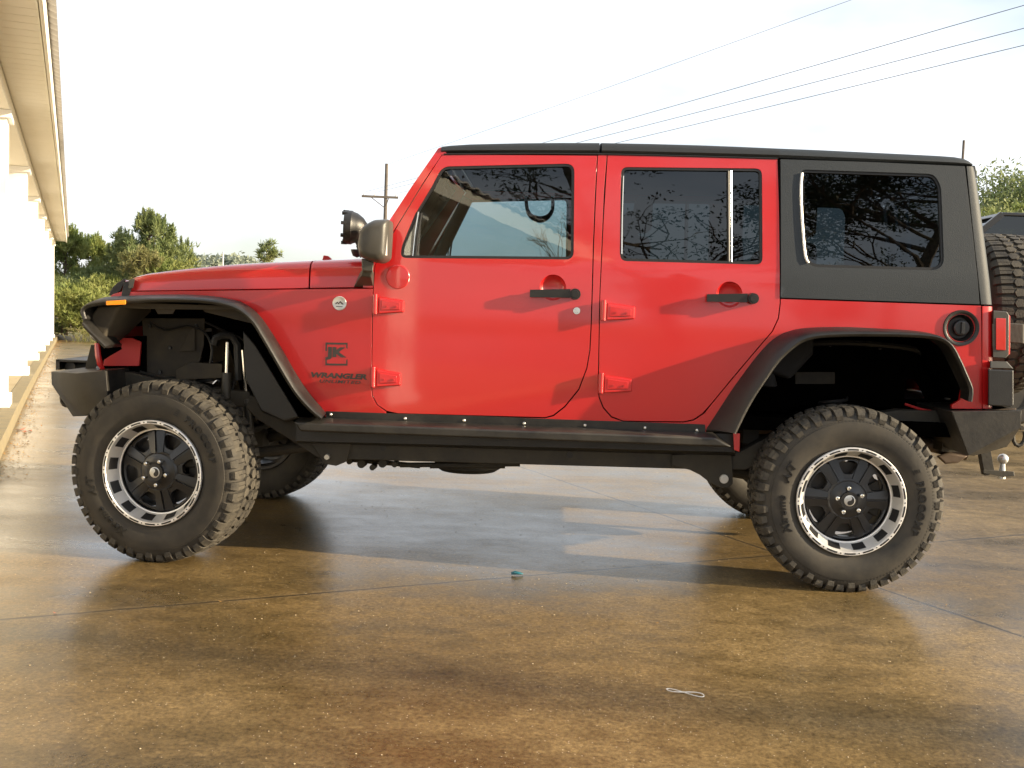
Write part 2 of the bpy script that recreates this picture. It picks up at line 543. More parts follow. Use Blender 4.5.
def catmull(pts, per=4):
    out = []; n = len(pts)
    V = [Vector(p) for p in pts]
    for i in range(n - 1):
        p0 = V[max(i - 1, 0)]; p1 = V[i]; p2 = V[i + 1]; p3 = V[min(i + 2, n - 1)]
        for k in range(per):
            t = k / per
            out.append(0.5 * ((2 * p1) + (p2 - p0) * t + (2 * p0 - 5 * p1 + 4 * p2 - p3) * t * t + (3 * p1 - p0 - 3 * p2 + p3) * t ** 3))
    out.append(V[-1]); return out

def panel(name, outline, mtl, parent, holes=(), off=0.0, thick=0.02, bevel=0.003, dz=0.05, dx=0.25, both=True, surf=True, smoothang=30, raw=False):
    """Plate following the body side. outline/holes in measured side-view coordinates."""
    conv = (lambda p: p) if raw else (lambda p: US(p[0], p[1], off))
    bm = bmesh.new()
    edges = []
    for loop in [outline] + list(holes):
        vs = [bm.verts.new((*[conv(p)[0]], 0, conv(p)[1])) for p in loop]
        for i in range(len(vs)): edges.append(bm.edges.new((vs[i], vs[(i + 1) % len(vs)])))
    bmesh.ops.triangle_fill(bm, use_beauty=True, use_dissolve=False, edges=edges)
    zs = [v.co.z for v in bm.verts]; xs = [v.co.x for v in bm.verts]
    z = math.ceil(min(zs) / dz) * dz
    while z < max(zs):
        bmesh.ops.bisect_plane(bm, geom=bm.verts[:] + bm.edges[:] + bm.faces[:], dist=1e-4, plane_co=(0, 0, z), plane_no=(0, 0, 1)); z += dz
    if dx:
        x = math.ceil(min(xs) / dx) * dx
        while x < max(xs):
            bmesh.ops.bisect_plane(bm, geom=bm.verts[:] + bm.edges[:] + bm.faces[:], dist=1e-4, plane_co=(x, 0, 0), plane_no=(1, 0, 0)); x += dx
    front = {v: v for v in bm.verts}
    fl = bm.faces[:]
    bedges = [e for e in bm.edges if len(e.link_faces) == 1]
    back = {}
    for v in list(bm.verts):
        y = (S(v.co.x, v.co.z) if surf else 0) + off
        v.co.y = y
    for v in list(bm.verts):
        back[v] = bm.verts.new((v.co.x, v.co.y + thick, v.co.z))
    for f in fl: bm.faces.new([back[v] for v in reversed(f.verts)])
    for e in bedges:
        a, b = e.verts
        try: bm.faces.new([a, b, back[b], back[a]])
        except ValueError: pass
    bmesh.ops.recalc_face_normals(bm, faces=bm.faces)
    me = bpy.data.meshes.new(name); bm.to_mesh(me); bm.free()
    me.materials.append(M[mtl])
    for p in me.polygons: p.use_smooth = True
    me.set_sharp_from_angle(angle=rad(smoothang))
    o = bpy.data.objects.new(name, me)
    if bevel:
        bv = o.modifiers.new('bevel', 'BEVEL'); bv.width = bevel; bv.segments = 2; bv.limit_method = 'ANGLE'; bv.angle_limit = rad(50); bv.harden_normals = True
    link(o, parent)
    if both: far(o)
    return o

def text_mesh(txt, size, extr=0.0, bold=0.0, shear=0.0, space=1.0):
    cu = bpy.data.curves.new('t', 'FONT'); cu.body = txt; cu.size = size; cu.extrude = extr; cu.offset = bold; cu.shear = shear
    cu.space_character = space; cu.align_x = 'CENTER'; cu.resolution_u = 3
    ob = bpy.data.objects.new('t', cu); COL.objects.link(ob)
    dg = bpy.context.evaluated_depsgraph_get()
    me = bpy.data.meshes.new_from_object(ob.evaluated_get(dg))
    bpy.data.objects.remove(ob); bpy.data.curves.remove(cu)
    return me

def struct(o): o['kind'] = 'structure'; return o

# ================================================================== THE SETTING
def zg(y):
    """ground height: level by the vehicle, falling gently away beyond it"""
    if y < 5: return 0.0
    if y > 42: y = 42 + 0 * y
    t = y - 5
    return -0.020 * t * (t / (t + 4))

DIRB = Vector((-0.4085, 0.9128, 0)).normalized()      # along the building
NRM = Vector((DIRB.y, -DIRB.x, 0))                   # away from its front
CURB0 = Vector((-5.037, 2.664, 0))
def bpt(s, n, z=0):      # s along building from CURB0, n out from the kerb
    p = CURB0 + DIRB * s + NRM * n
    return Vector((p.x, p.y, zg(p.y) + z))

def ground_sheet():
    bm = bmesh.new()
    ys = [-400, -60, -20, 0, 5, 6, 7, 8, 10, 12, 15, 18, 22, 26, 30, 34, 38, 42, 50, 80, 200, 1500]
    xs = [-900, -100, -30, -15, 0, 15, 30, 100, 900]
    g = [[bm.verts.new((x, y, zg(y) - 0.03)) for x in xs] for y in ys]
    for i in range(len(ys) - 1):
        for j in range(len(xs) - 1): bm.faces.new([g[i][j], g[i][j + 1], g[i + 1][j + 1], g[i + 1][j]])
    me = bpy.data.meshes.new('ground'); bm.to_mesh(me); bm.free()
    m, t, b = newmat('dirt_and_grass')
    tcn = t.nodes.new('ShaderNodeTexCoord')
    n = t.nodes.new('ShaderNodeTexNoise'); n.inputs['Scale'].default_value = 0.12; n.inputs['Detail'].default_value = 8
    n2 = t.nodes.new('ShaderNodeTexNoise'); n2.inputs['Scale'].default_value = 6; n2.inputs['Detail'].default_value = 6
    r = t.nodes.new('ShaderNodeValToRGB'); r.color_ramp.elements[0].position = 0.42; r.color_ramp.elements[1].position = 0.56
    r.color_ramp.elements[0].color = (0.34, 0.19, 0.075, 1); r.color_ramp.elements[1].color = (0.12, 0.12, 0.045, 1)
    r2 = t.nodes.new('ShaderNodeValToRGB'); r2.color_ramp.elements[0].position = 0.3; r2.color_ramp.elements[1].position = 0.7
    r2.color_ramp.elements[0].color = (0.6, 0.6, 0.6, 1); r2.color_ramp.elements[1].color = (1.2, 1.2, 1.2, 1)
    mxn = t.nodes.new('ShaderNodeMixRGB'); mxn.blend_type = 'MULTIPLY'; mxn.inputs[0].default_value = 1
    t.links.new(tcn.outputs['Object'], n.inputs['Vector']); t.links.new(tcn.outputs['Object'], n2.inputs['Vector'])
    t.links.new(n.outputs['Fac'], r.inputs['Fac']); t.links.new(n2.outputs['Fac'], r2.inputs['Fac'])
    t.links.new(r.outputs['Color'], mxn.inputs[1]); t.links.new(r2.outputs['Color'], mxn.inputs[2]); t.links.new(mxn.outputs[0], b.inputs['Base Color'])
    b.inputs['Roughness'].default_value = 0.95
    me.materials.append(m)
    o = bpy.data.objects.new('ground', me); link(o); return struct(o)
ground_sheet()

def concrete_lot():
    bm = bmesh.new()
    # far edge slants: 31 m out beside the building, 13 m out to the right
    def yfar(x): return 33.0 if x < -13 else max(13.5, 33.0 - (x + 13) * 1.02)
    xs = [-24, -18, -13, -10, -7, -4, -2, 0, 2, 4, 6, 9, 14, 20, 26]
    ts = [0, .1, .2, .3, .4, .5, .6, .7, .8, .9, 1]
    g = []
    for x in xs:
        row = []
        for t in ts:
            y = 4 + (yfar(x) - 4) * t
            row.append(bm.verts.new((x, y, zg(y))))
        row.insert(0, bm.verts.new((x, -30, 0)))
        g.append(row)
    for i in range(len(xs) - 1):
        for j in range(len(ts)): bm.faces.new([g[i][j], g[i + 1][j], g[i + 1][j + 1], g[i][j + 1]])
    me = bpy.data.meshes.new('concrete_lot'); bm.to_mesh(me); bm.free(); me.materials.append(M['concrete'])
    for p in me.polygons: p.use_smooth = True
    o = bpy.data.objects.new('concrete_lot', me); link(o); return struct(o)
concrete_lot()

def strip(name, s0, s1, n0, n1, ztop, zbot, mtl, step=2.0):
    mb = MB(); rings = []
    k = int((s1 - s0) / step) + 1
    for i in range(k + 1):
        s = s0 + (s1 - s0) * i / k
        rings.append([bpt(s, n0, zbot), bpt(s, n1, zbot), bpt(s, n1, ztop), bpt(s, n0, ztop)])
    mb.loft(rings); return mb.build(name, mtl, None, bevel=0)
struct(strip('sidewalk', -11, 33, -3.2, -0.13, 0.12, -0.3, 'sidewalk'))
struct(strip('kerb', -11, 33, -0.125, 0.0, 0.123, -0.3, 'curb'))
# dirt and grit line in the gutter
def far_kerb():
    mb = MB()
    a = bpt(32.6, 0.02, 0); b = Vector((-3.0, 23.2, 0)); d = (b - a); rings = []
    for i in range(9):
        p = a + d * i / 8; z = zg(p.y)
        q = p + Vector((0.12, 0.2, 0)).normalized() * 0.2
        rings.append([(p.x, p.y, z - .2), (q.x, q.y, z - .2), (q.x, q.y, z + .16), (p.x, p.y, z + .16)])
    mb.loft(rings); return mb.build('far_kerb', 'curbgrey')
struct(far_kerb())

# ---- long white building with a row of columns
COLS = [-1.75 + 4.62 * i for i in range(-1, 8)]
def building():
    root = empty('porch_building', bpt(0, -2), 'long white building with square porch columns and a cream overhanging roof edge', 'building')
    # positions: columns stand just inside the kerb; first visible one at s=2.87
    H = 2.74
    hz = 2.87
    for i, s in enumerate(COLS):
        mb = MB()
        w_ = 0.40
        z0 = zg(bpt(s, 0).y) + 0.12
        def q(ds, dn, z): p = CURB0 + DIRB * (s + ds) + NRM * (-0.09 - dn); return (p.x, p.y, z)
        mb.hull([q(a, b, z) for a in (-w_, 0) for b in (0, w_) for z in (z0, H)])
        mb2 = MB()
        mb2.hull([q(a, b, z) for a in (-w_ - .03, .03) for b in (-.03, w_ + .03) for z in (z0, z0 + 0.10)])
        mb3 = MB(); mb3.hull([q(a, b, z) for a in (-w_ - .04, .04) for b in (-.04, w_ + .04) for z in (H - 0.07, H - 0.002)])
        c = mb.build('column', 'white', root, bevel=0.01)
        mb2.build('column_base', 'white', c, bevel=0.006); mb3.build('column_cap', 'white', c, bevel=0.006)
    def bar(name, s0, s1, n0, n1, z0, z1, mtl, par=root, bev=0.004):
        mb = MB(); pts = []
        for s in (s0, s1):
            for n in (n0, n1):
                for z in (z0, z1):
                    p = CURB0 + DIRB * s + NRM * n; pts.append((p.x, p.y, z))
        mb.hull(pts); return mb.build(name, mtl, par, bevel=bev)
    E0, E1 = -10.0, 31.4
    bar('beam', E0, E1, -0.52, -0.06, H, hz, 'soffit')
    bar('porch_ceiling', E0, E1, -2.4, -0.53, hz - .03, hz, 'white')
    # ribbed soffit board
    mb = MB(); s = E0; k = 0
    while s < E1:
        pts = []
        for ss in (s, min(s + 0.193, E1)):
            for n in (-0.055, 0.25):
                for z in (hz + .0, hz + .03): p = CURB0 + DIRB * ss + NRM * n; pts.append((p.x, p.y, z))
        mb.hull(pts); s += 0.20
    mb.build('soffit', 'soffit', root, merge=False)
    bar('soffit_backing', E0, E1, -0.5, 0.26, hz + .031, hz + .05, 'soffit')
    bar('fascia', E0, E1, 0.262, 0.285, hz - .045, hz + .16, 'soffit')
    # corrugated roof edge
    mb = MB(); rings = []
    s = E0
    while s <= E1 + 0.01:
        for ds, dz in ((0, 0), (0.045, 0.028), (0.09, 0.028), (0.135, 0)):
            p = CURB0 + DIRB * (s + ds) + NRM * 0.345; r_ = CURB0 + DIRB * (s + ds) + NRM * -3.2
            rings.append([(p.x, p.y, hz + .165 + dz), (r_.x, r_.y, hz + .165 + dz + 1.1), (r_.x, r_.y, hz + .155 + dz + 1.1), (p.x, p.y, hz + .155 + dz)])
        s += 0.18
    mb.loft(rings); mb.build('corrugated_roof', 'metalroof', root)
    mb = MB()
    pts = []
    for s in (-4.0, E1):
        for n in (-2.9, -2.4):
            for z in (-1.5, hz + 1.0): p = CURB0 + DIRB * s + NRM * n; pts.append((p.x, p.y, z))
    mb.hull(pts); mb.build('wall', 'white', root)
    bar('end_panel', E1 - 0.12, E1, -2.4, -0.53, -1.4, hz - .03, 'white')
    return root
building()

# ---- trees
def conifer(name, x, y, h, wd, seed, mtl, label, group=None, dense=1.0, tuft=0.17, trunk_r=0.09, gap=0.12, twigs=False, ntri=7, zb=0.12, cone=0.75, upf=1.0):
    rg = random.Random(seed)
    z0 = zg(y) - 0.05
    root = empty(name, (x, y, z0), label, 'tree', group)
    tb = MB(); tb.tube([(x, y, z0), (x + rg.uniform(-.1, .1), y, z0 + h * .5), (x + rg.uniform(-.1, .1), y, z0 + h * .97)], [trunk_r, trunk_r * .6, trunk_r * .12], 8)
    cb = MB(); nb = 0
    verts = []; faces = []
    nb = int(34 * dense)
    for i in range(nb):
        t = rg.random() ** 0.9
        zz = z0 + h * (zb + (0.97 - zb) * t)
        prof = (1 - t) ** cone * (0.35 + 0.65 * min(1, (t + .12) / .22))
        ln = wd * 0.5 * (0.25 + prof * 0.9) * rg.uniform(0.55, 1.15)
        a = rg.uniform(0, 2 * PI)
        if rg.random() < gap: continue
        up = (0.6 + 0.9 * t) * upf
        p0 = Vector((x, y, zz)); p1 = p0 + Vector((math.cos(a) * ln, math.sin(a) * ln, ln * up * rg.uniform(.5, 1.3)))
        p1.z = min(p1.z, z0 + h * (rg.uniform(.86, 1.0) if cone <= .8 else 1.0) - (ln * .75 + .40 if cone > .8 else ln * .25 + tuft))
        tb.tube([p0, (p0 + p1) / 2 + Vector((0, 0, -.03 * ln)), p1], [trunk_r * .22, trunk_r * .15, trunk_r * .05], 4)
        if cone > .8:      # upright candle of needles at the branch tip
            for cb_ in (p1, p0.lerp(p1, .62)):
                ch = rg.uniform(.25, .52)
                for q in range(34):
                    u_ = rg.random(); a2 = rg.uniform(0, 2 * PI); c = cb_ + Vector((0, 0, ch * u_))
                    d = Vector((math.cos(a2) * .55, math.sin(a2) * .55, 1.0)).normalized(); s_ = Vector((-math.sin(a2), math.cos(a2), 0)) * .016
                    L_ = .19 * (1.15 - .6 * u_); b_ = len(verts)
                    verts += [c - s_, c + s_, c + d * L_ + s_ * .3, c + d * L_ - s_ * .3]; faces.append((b_, b_ + 1, b_ + 2, b_ + 3))
        nt_ = max(4, int(ln / tuft * 3.4 * dense))
        for k in range(nt_):
            u = rg.uniform(.2, 1.05)
            c = p0.lerp(p1, u) + Vector((rg.gauss(0, 1), rg.gauss(0, 1), rg.gauss(0, .8))) * 0.12 * ln + Vector((0, 0, rg.uniform(0, .5) * tuft))
            d0 = ((p1 - p0).normalized() * .5 + Vector((rg.gauss(0, .4), rg.gauss(0, .4), rg.uniform(.5, 1.5)))).normalized()
            for q in range(ntri):
                d = (d0 + Vector((rg.gauss(0, .65), rg.gauss(0, .65), rg.gauss(0, .65)))).normalized()
                s_ = d.cross(Vector((rg.gauss(0, 1), rg.gauss(0, 1), rg.gauss(0, 1)))).normalized() * tuft * 0.10
                L_ = tuft * rg.uniform(.7, 1.3)
                b_ = len(verts)
                verts += [c - s_, c + s_, c + d * L_ + s_ * .3, c + d * L_ - s_ * .3]; faces.append((b_, b_ + 1, b_ + 2, b_ + 3))
    tb.build('trunk', 'bark', root)
    me = bpy.data.meshes.new('crown'); me.from_pydata([tuple(v) for v in verts], [], faces); me.materials.append(M[mtl])
    o = bpy.data.objects.new('crown', me); link(o, root)
    return root

def branchy(name, x, y, h, spread, seed, mtl, label, group=None, leaf=0.10, nleaf=60, trunk_r=0.12, levels=4, z0=None, lean=0.35, start=.25, clump=.35, bark='bark', limb=8):
    rg = random.Random(seed)
    if z0 is None: z0 = zg(y) - .05
    root = empty(name, (x, y, z0), label, 'tree', group)
    tb = MB(); verts = []; faces = []
    def leaves(c, n, r):
        for k in range(n):
            p = c + Vector((rg.gauss(0, 1), rg.gauss(0, 1), rg.gauss(0, .7))) * r
            a = Vector((rg.gauss(0, 1), rg.gauss(0, 1), rg.gauss(0, 1))).normalized() * leaf * rg.uniform(.6, 1.2)
            b = a.cross(Vector((rg.gauss(0, 1), rg.gauss(0, 1), rg.gauss(0, 1)))).normalized() * leaf * .35
            i = len(verts); verts.extend([p - a - b * .2, p + b, p + a, p - b]); faces.append((i, i + 1, i + 2, i + 3))
    def grow(p, d, ln, r, lv):
        path = [p]; q = p
        for k in range(4):
            d = (d + Vector((rg.gauss(0, .16), rg.gauss(0, .16), rg.gauss(0.03, .12)))).normalized()
            q = q + d * ln / 4; path.append(q)
        tb.tube(path, [r * (1 - .13 * k) for k in range(5)], 6 if lv < 2 else 4, caps=False)
        if lv >= levels:
            if nleaf: leaves(q, nleaf, clump)
            return
        n = rg.choice([2, 3, 3]) if lv else limb
        for k in range(n):
            if lv == 0:
                t = rg.uniform(start, 1); i = min(3, int(t * 4)); b = path[i].lerp(path[i + 1], t * 4 - i)
                a = 2 * PI * k * .382 + rg.uniform(-.4, .4)
                nd = Vector((math.cos(a), math.sin(a), lean + rg.uniform(-.15, .4) + t * .4)).normalized(); l2 = spread * (1.15 - .65 * t) * rg.uniform(.7, 1.1)
            else:
                b = path[rg.choice([2, 3, 4])]
                nd = (d + Vector((rg.gauss(0, .55), rg.gauss(0, .55), rg.gauss(.05, .35)))).normalized(); l2 = ln * rg.uniform(.5, .75)
            grow(b, nd, l2, r * (.42 if lv == 0 else .6), lv + 1)
    grow(Vector((x, y, z0)), Vector((0, 0, 1)), h, trunk_r, 0)
    tb.build('trunk', bark, root, merge=False)
    if verts:
        me = bpy.data.meshes.new('crown'); me.from_pydata([tuple(v) for v in verts], [], faces); me.materials.append(M[mtl])
        o = bpy.data.objects.new('crown', me); link(o, root)
    return root

def at(px, depth):
    """plan position of a thing seen at column px, 'depth' metres out"""
    d = ray(px, 320); d = d / d.dot(CF) * depth
    return CC.x + d.x, CC.y + d.y
def hgt(px, py, depth):
    d = ray(px, py); d = d / d.dot(CF) * depth
    return CC.z + d.z

def left_trees():
    g = 'bushy young pines beyond the end of the lot'
    specs = [  # px, depth, top row, width m, seed, material, label
        (66, 41, 222, 2.6, 1, 'yneedle', 'leggy yellow green pine rising right beside the building roof end'),
        (92, 43, 232, 3.0, 2, 'yneedle', 'yellow green pine with a two pointed top left of the tallest pine'),
        (149, 40, 206, 3.0, 3, 'needle', 'tallest blue green pine above the front of the red hood'),
        (124, 41, 231, 1.9, 4, 'needle', 'narrow dark pine leaning against the left side of the tallest pine'),
        (168, 42, 230, 2.6, 5, 'needle', 'green pine with thin top on the right side of the tallest pine'),
    ]
    for px, dep, top, wd, sd, m_, lab in specs:
        x, y = at(px, dep); h = hgt(px, top, dep) - zg(y) + .05
        conifer('pine_tree', x, y, h, wd, sd, m_, lab, g, dense=1.9, tuft=.20, gap=.04, cone=.85, zb=.05, upf=1.1, ntri=7)
    g2 = 'low leafy bushes under the pines'
    for px, dep, top, wd, sd, m_, lab in [
        (62, 38, 275, 2.6, 11, 'needle', 'green bush low against the building end'),
        (84, 37, 281, 2.5, 12, 'yneedle', 'olive yellow bush between building end and red hood'),
        (104, 38, 272, 2.3, 13, 'yneedle', 'tawny yellow bush just above the black front fender flare'),
        (138, 38, 244, 1.9, 14, 'browntw', 'olive brown twiggy bush growing in front of the tallest pine'),
        (163, 39, 252, 2.4, 15, 'yneedle', 'yellow green twiggy bush at the right foot of the tallest pine'),
        (110, 41, 262, 3.0, 16, 'needle', 'dark green bush behind the tawny one')]:
        x, y = at(px, dep); h = hgt(px, top, dep) - zg(y) + .05
        r = conifer('bush', x, y, h, wd, sd, m_, lab, g2, dense=1.7, tuft=.15, gap=0, cone=.35, zb=.02, trunk_r=.04)
        r['category'] = 'bush'
    # pale dead brush at the kerb
    x, y = at(94, 35.5)
    rg = random.Random(5); mb = MB()
    for k in range(70):
        a = rg.uniform(0, 2 * PI); l = rg.uniform(.3, .8); b = Vector((x + rg.gauss(0, .35), y + rg.gauss(0, .2), zg(y) - .03))
        mb.tube([b, b + Vector((math.cos(a) * l * .3, math.sin(a) * l * .3, l * .6)), b + Vector((math.cos(a) * l * .8, math.sin(a) * l * .8, l * .7))], [.012, .01, .004], 4)
    tag(mb.build('dead_brush', 'browntw', None, merge=False), 'pale dead brush lying at the far kerb below the pines', 'brush')
    # far hazy row
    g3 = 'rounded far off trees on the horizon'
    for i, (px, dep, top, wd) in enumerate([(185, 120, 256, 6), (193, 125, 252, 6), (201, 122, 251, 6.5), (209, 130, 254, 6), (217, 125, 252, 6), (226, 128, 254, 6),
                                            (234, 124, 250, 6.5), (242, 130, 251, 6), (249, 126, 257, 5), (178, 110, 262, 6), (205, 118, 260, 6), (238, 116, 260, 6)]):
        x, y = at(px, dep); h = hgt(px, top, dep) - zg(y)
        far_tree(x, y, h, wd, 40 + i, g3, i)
    x, y = at(266, 46); h = hgt(266, 236, 46) - zg(y) + .05
    conifer('pine_tree', x, y, h, 1.6, 9, 'needle', 'small lone pine poking above the red hood left of the spotlight', None, dense=1.1, tuft=.22, gap=.1, cone=.5, zb=.2)
    x, y = at(558, 40)
    branchy('bare_tree', x, y, hgt(558, 222, 40) - zg(y), 1.7, 21, 'browntw', 'bare winter tree seen through the front side window', None, nleaf=0, trunk_r=.06, levels=4, lean=1.1, limb=12)
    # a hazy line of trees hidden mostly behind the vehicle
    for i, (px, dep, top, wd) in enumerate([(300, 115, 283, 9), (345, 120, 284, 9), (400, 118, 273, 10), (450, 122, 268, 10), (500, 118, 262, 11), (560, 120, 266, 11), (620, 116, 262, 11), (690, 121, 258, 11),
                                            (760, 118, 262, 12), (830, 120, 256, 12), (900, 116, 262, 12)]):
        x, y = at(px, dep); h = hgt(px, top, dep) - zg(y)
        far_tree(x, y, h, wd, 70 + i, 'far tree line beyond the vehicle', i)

FAROBJ = []
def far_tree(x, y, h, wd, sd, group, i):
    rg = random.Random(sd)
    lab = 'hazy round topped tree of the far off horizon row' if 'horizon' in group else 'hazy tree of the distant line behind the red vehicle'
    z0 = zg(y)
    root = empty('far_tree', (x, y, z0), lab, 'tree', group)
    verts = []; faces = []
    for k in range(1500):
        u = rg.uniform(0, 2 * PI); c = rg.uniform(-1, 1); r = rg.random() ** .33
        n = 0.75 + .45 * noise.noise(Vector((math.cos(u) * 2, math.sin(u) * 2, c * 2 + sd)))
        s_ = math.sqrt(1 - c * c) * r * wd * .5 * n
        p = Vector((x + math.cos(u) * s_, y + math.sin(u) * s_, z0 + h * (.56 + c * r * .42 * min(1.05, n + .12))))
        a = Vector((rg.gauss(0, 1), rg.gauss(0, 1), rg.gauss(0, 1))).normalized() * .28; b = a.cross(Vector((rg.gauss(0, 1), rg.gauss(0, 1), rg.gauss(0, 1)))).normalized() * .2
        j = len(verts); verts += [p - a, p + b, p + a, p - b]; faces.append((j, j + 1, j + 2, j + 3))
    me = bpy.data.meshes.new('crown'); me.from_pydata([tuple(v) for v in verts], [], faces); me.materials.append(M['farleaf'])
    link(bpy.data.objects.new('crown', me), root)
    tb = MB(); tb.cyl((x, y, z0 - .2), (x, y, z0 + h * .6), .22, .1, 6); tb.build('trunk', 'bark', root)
left_trees()

def right_trees():
    x, y = at(994, 34)
    branchy('broadleaf_tree', x, y, (hgt(994, 152, 34) - zg(y)) * .80, 2.1, 31, 'needle', 'olive green open crowned tree rising behind the rear corner of the vehicle', None, leaf=.085, nleaf=80, trunk_r=.09, levels=3, clump=.30, lean=.8, start=.2, limb=24)
    x, y = at(1030, 36)
    branchy('broadleaf_tree', x, y, (hgt(1024, 170, 36) - zg(y)) * .80, 2.3, 32, 'needle', 'green tree cut off by the right edge of the photo', None, leaf=.085, nleaf=70, trunk_r=.09, levels=3, clump=.32, lean=.8, start=.2, limb=22)
    x, y = at(1016, 31)
    r = conifer('bush', x, y, hgt(1016, 196, 31) - zg(y), 2.6, 33, 'yneedle', 'low tawny bush above the parked truck roof', None, dense=1.6, tuft=.2, gap=0, cone=.4, zb=.02, trunk_r=.04); r['category'] = 'bush'
right_trees()

# tall pines behind the photographer: they show in the side windows
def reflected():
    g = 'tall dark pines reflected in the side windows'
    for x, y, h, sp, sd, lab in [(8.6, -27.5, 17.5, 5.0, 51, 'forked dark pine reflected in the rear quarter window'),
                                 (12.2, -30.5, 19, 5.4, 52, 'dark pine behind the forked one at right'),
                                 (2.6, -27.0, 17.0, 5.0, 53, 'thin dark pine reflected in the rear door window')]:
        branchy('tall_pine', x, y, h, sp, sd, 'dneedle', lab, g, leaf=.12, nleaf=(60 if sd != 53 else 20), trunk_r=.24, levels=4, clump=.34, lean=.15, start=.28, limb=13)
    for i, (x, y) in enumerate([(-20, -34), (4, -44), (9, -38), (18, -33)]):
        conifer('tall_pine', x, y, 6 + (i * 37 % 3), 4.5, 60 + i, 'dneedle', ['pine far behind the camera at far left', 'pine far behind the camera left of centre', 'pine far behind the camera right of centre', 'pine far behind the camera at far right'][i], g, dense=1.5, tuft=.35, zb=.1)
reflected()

# ---- poles and wires
def poles():
    x, y = at(382.5, 69)
    zt = hgt(383.5, 165, 69); z0 = zg(y); zc = hgt(383, 198, 69)
    root = empty('utility_pole', (x, y, z0), 'brown wooden utility pole with one crossarm above the hood', 'utility pole')
    mb = MB(); mb.cyl((x, y, z0 - .1), (x, y, zt), .16, .10, 12); mb.build('post', 'pole', root)
    ad = Vector((1, .12, 0)).normalized()
    mb = MB(); c = Vector((x - .35, y - .12, zc)); mb.beam(c - ad * 1.15, c + ad * 1.15, .12, .14); arm = mb.build('crossarm', 'pole', root)
    for s_ in (-1, 1):
        mb = MB(); mb.beam(c + ad * .55 * s_ + Vector((0, 0, -.05)), Vector((x, y - .12, zc - .7)), .03, .05); mb.build('brace', 'pole', root)
    ins = []
    for k in (-1.0, -.35, 1.0):
        p = c + ad * k; mb = MB(); mb.cyl(p + Vector((0, 0, .07)), p + Vector((0, 0, .24)), .05, .03, 8); mb.build('insulator', 'palepole', root); ins.append(p + Vector((0, 0, .25)))
    ins.append(Vector((x, y, zt - .05)))
    # second pole, out of frame at right
    ends = []
    far_ = 1.75
    dat = [((1024, 5), 28.0), ((1024, 28), 28.5), ((1024, 45), 29.0), ((850, 0), 36.0)]
    p2 = None
    tips = []
    for (px, py), dep in dat:
        d = ray(px, py); d = d / d.dot(CF) * dep; q = CC + d; tips.append(q)
    labs = ['overhead wire, uppermost of the three darker wires at upper right', 'overhead wire, middle of the three darker wires at upper right',
            'overhead wire, lowest of the three darker wires at upper right', 'faint thin overhead wire highest in the sky']
    last = []
    for i, (a, q) in enumerate(zip([ins[0], ins[1], ins[2], ins[3]], tips)):
        d = q - a; e = a + d * 1.9; e.z = a.z + d.z * 1.55
        pts = []
        for k in range(25):
            t = k / 24
            p = a.lerp(e, t); 
            sag = (4 * t * (1 - t)) * 0.25
            p.z = a.z + (e.z - a.z) * t - sag
            pts.append(p)
        # lift so that the wire passes through q
        tq = 1 / 1.9; zq = a.z + (e.z - a.z) * tq - 4 * tq * (1 - tq) * .25; dz = q.z - zq
        for k, p in enumerate(pts): t = k / 24; p.z += dz * min(1, t / tq)
        mb = MB(); mb.tube(pts, 0.011 if i < 3 else 0.008, 5)
        tag(mb.build('power_line', 'wire', None, merge=False), labs[i], 'power line', 'overhead wires')
        last.append(pts[-1])
    x2 = sum(p.x for p in last) / 4; y2 = sum(p.y for p in last) / 4; zt2 = max(p.z for p in last)
    root = empty('utility_pole', (x2, y2, 0), 'wooden utility pole behind the camera far to the right', 'utility pole')
    mb = MB(); mb.cyl((x2, y2, -.1), (x2, y2, zt2 + .3), .17, .12, 12); mb.build('post', 'pole', root)
    lo = min(last, key=lambda p: p.x); hi = max(last, key=lambda p: p.x)
    mb = MB(); mb.beam(Vector((lo.x - .1, lo.y, lo.z - .06)), Vector((hi.x + .1, hi.y, hi.z - .06)), .12, .1); mb.build('crossarm', 'pole', root)
    x, y = at(952.5, 60)
    mb = MB(); mb.cyl((x, y, zg(y)), (x, y, hgt(953, 142, 60)), .1, .07, 8)
    tag(mb.build('utility_pole', 'pole', None), 'thin dark pole tip showing just above the rear of the hardtop roof', 'utility pole')
    x, y = at(222, 70)
    mb = MB(); mb.cyl((x, y, zg(y)), (x, y, hgt(222, 252, 70)), .06, .05, 8)
    tag(mb.build('thin_post', 'palepole', None), 'thin pale post in front of the far off round topped trees', 'post')
poles()

# ================================================================== THE VEHICLE
car = empty('off_road_vehicle', (-1.47, YM / 2, 0), 'red four door off-road vehicle with charcoal hardtop and black fender flares', 'car')
RW = 0.394

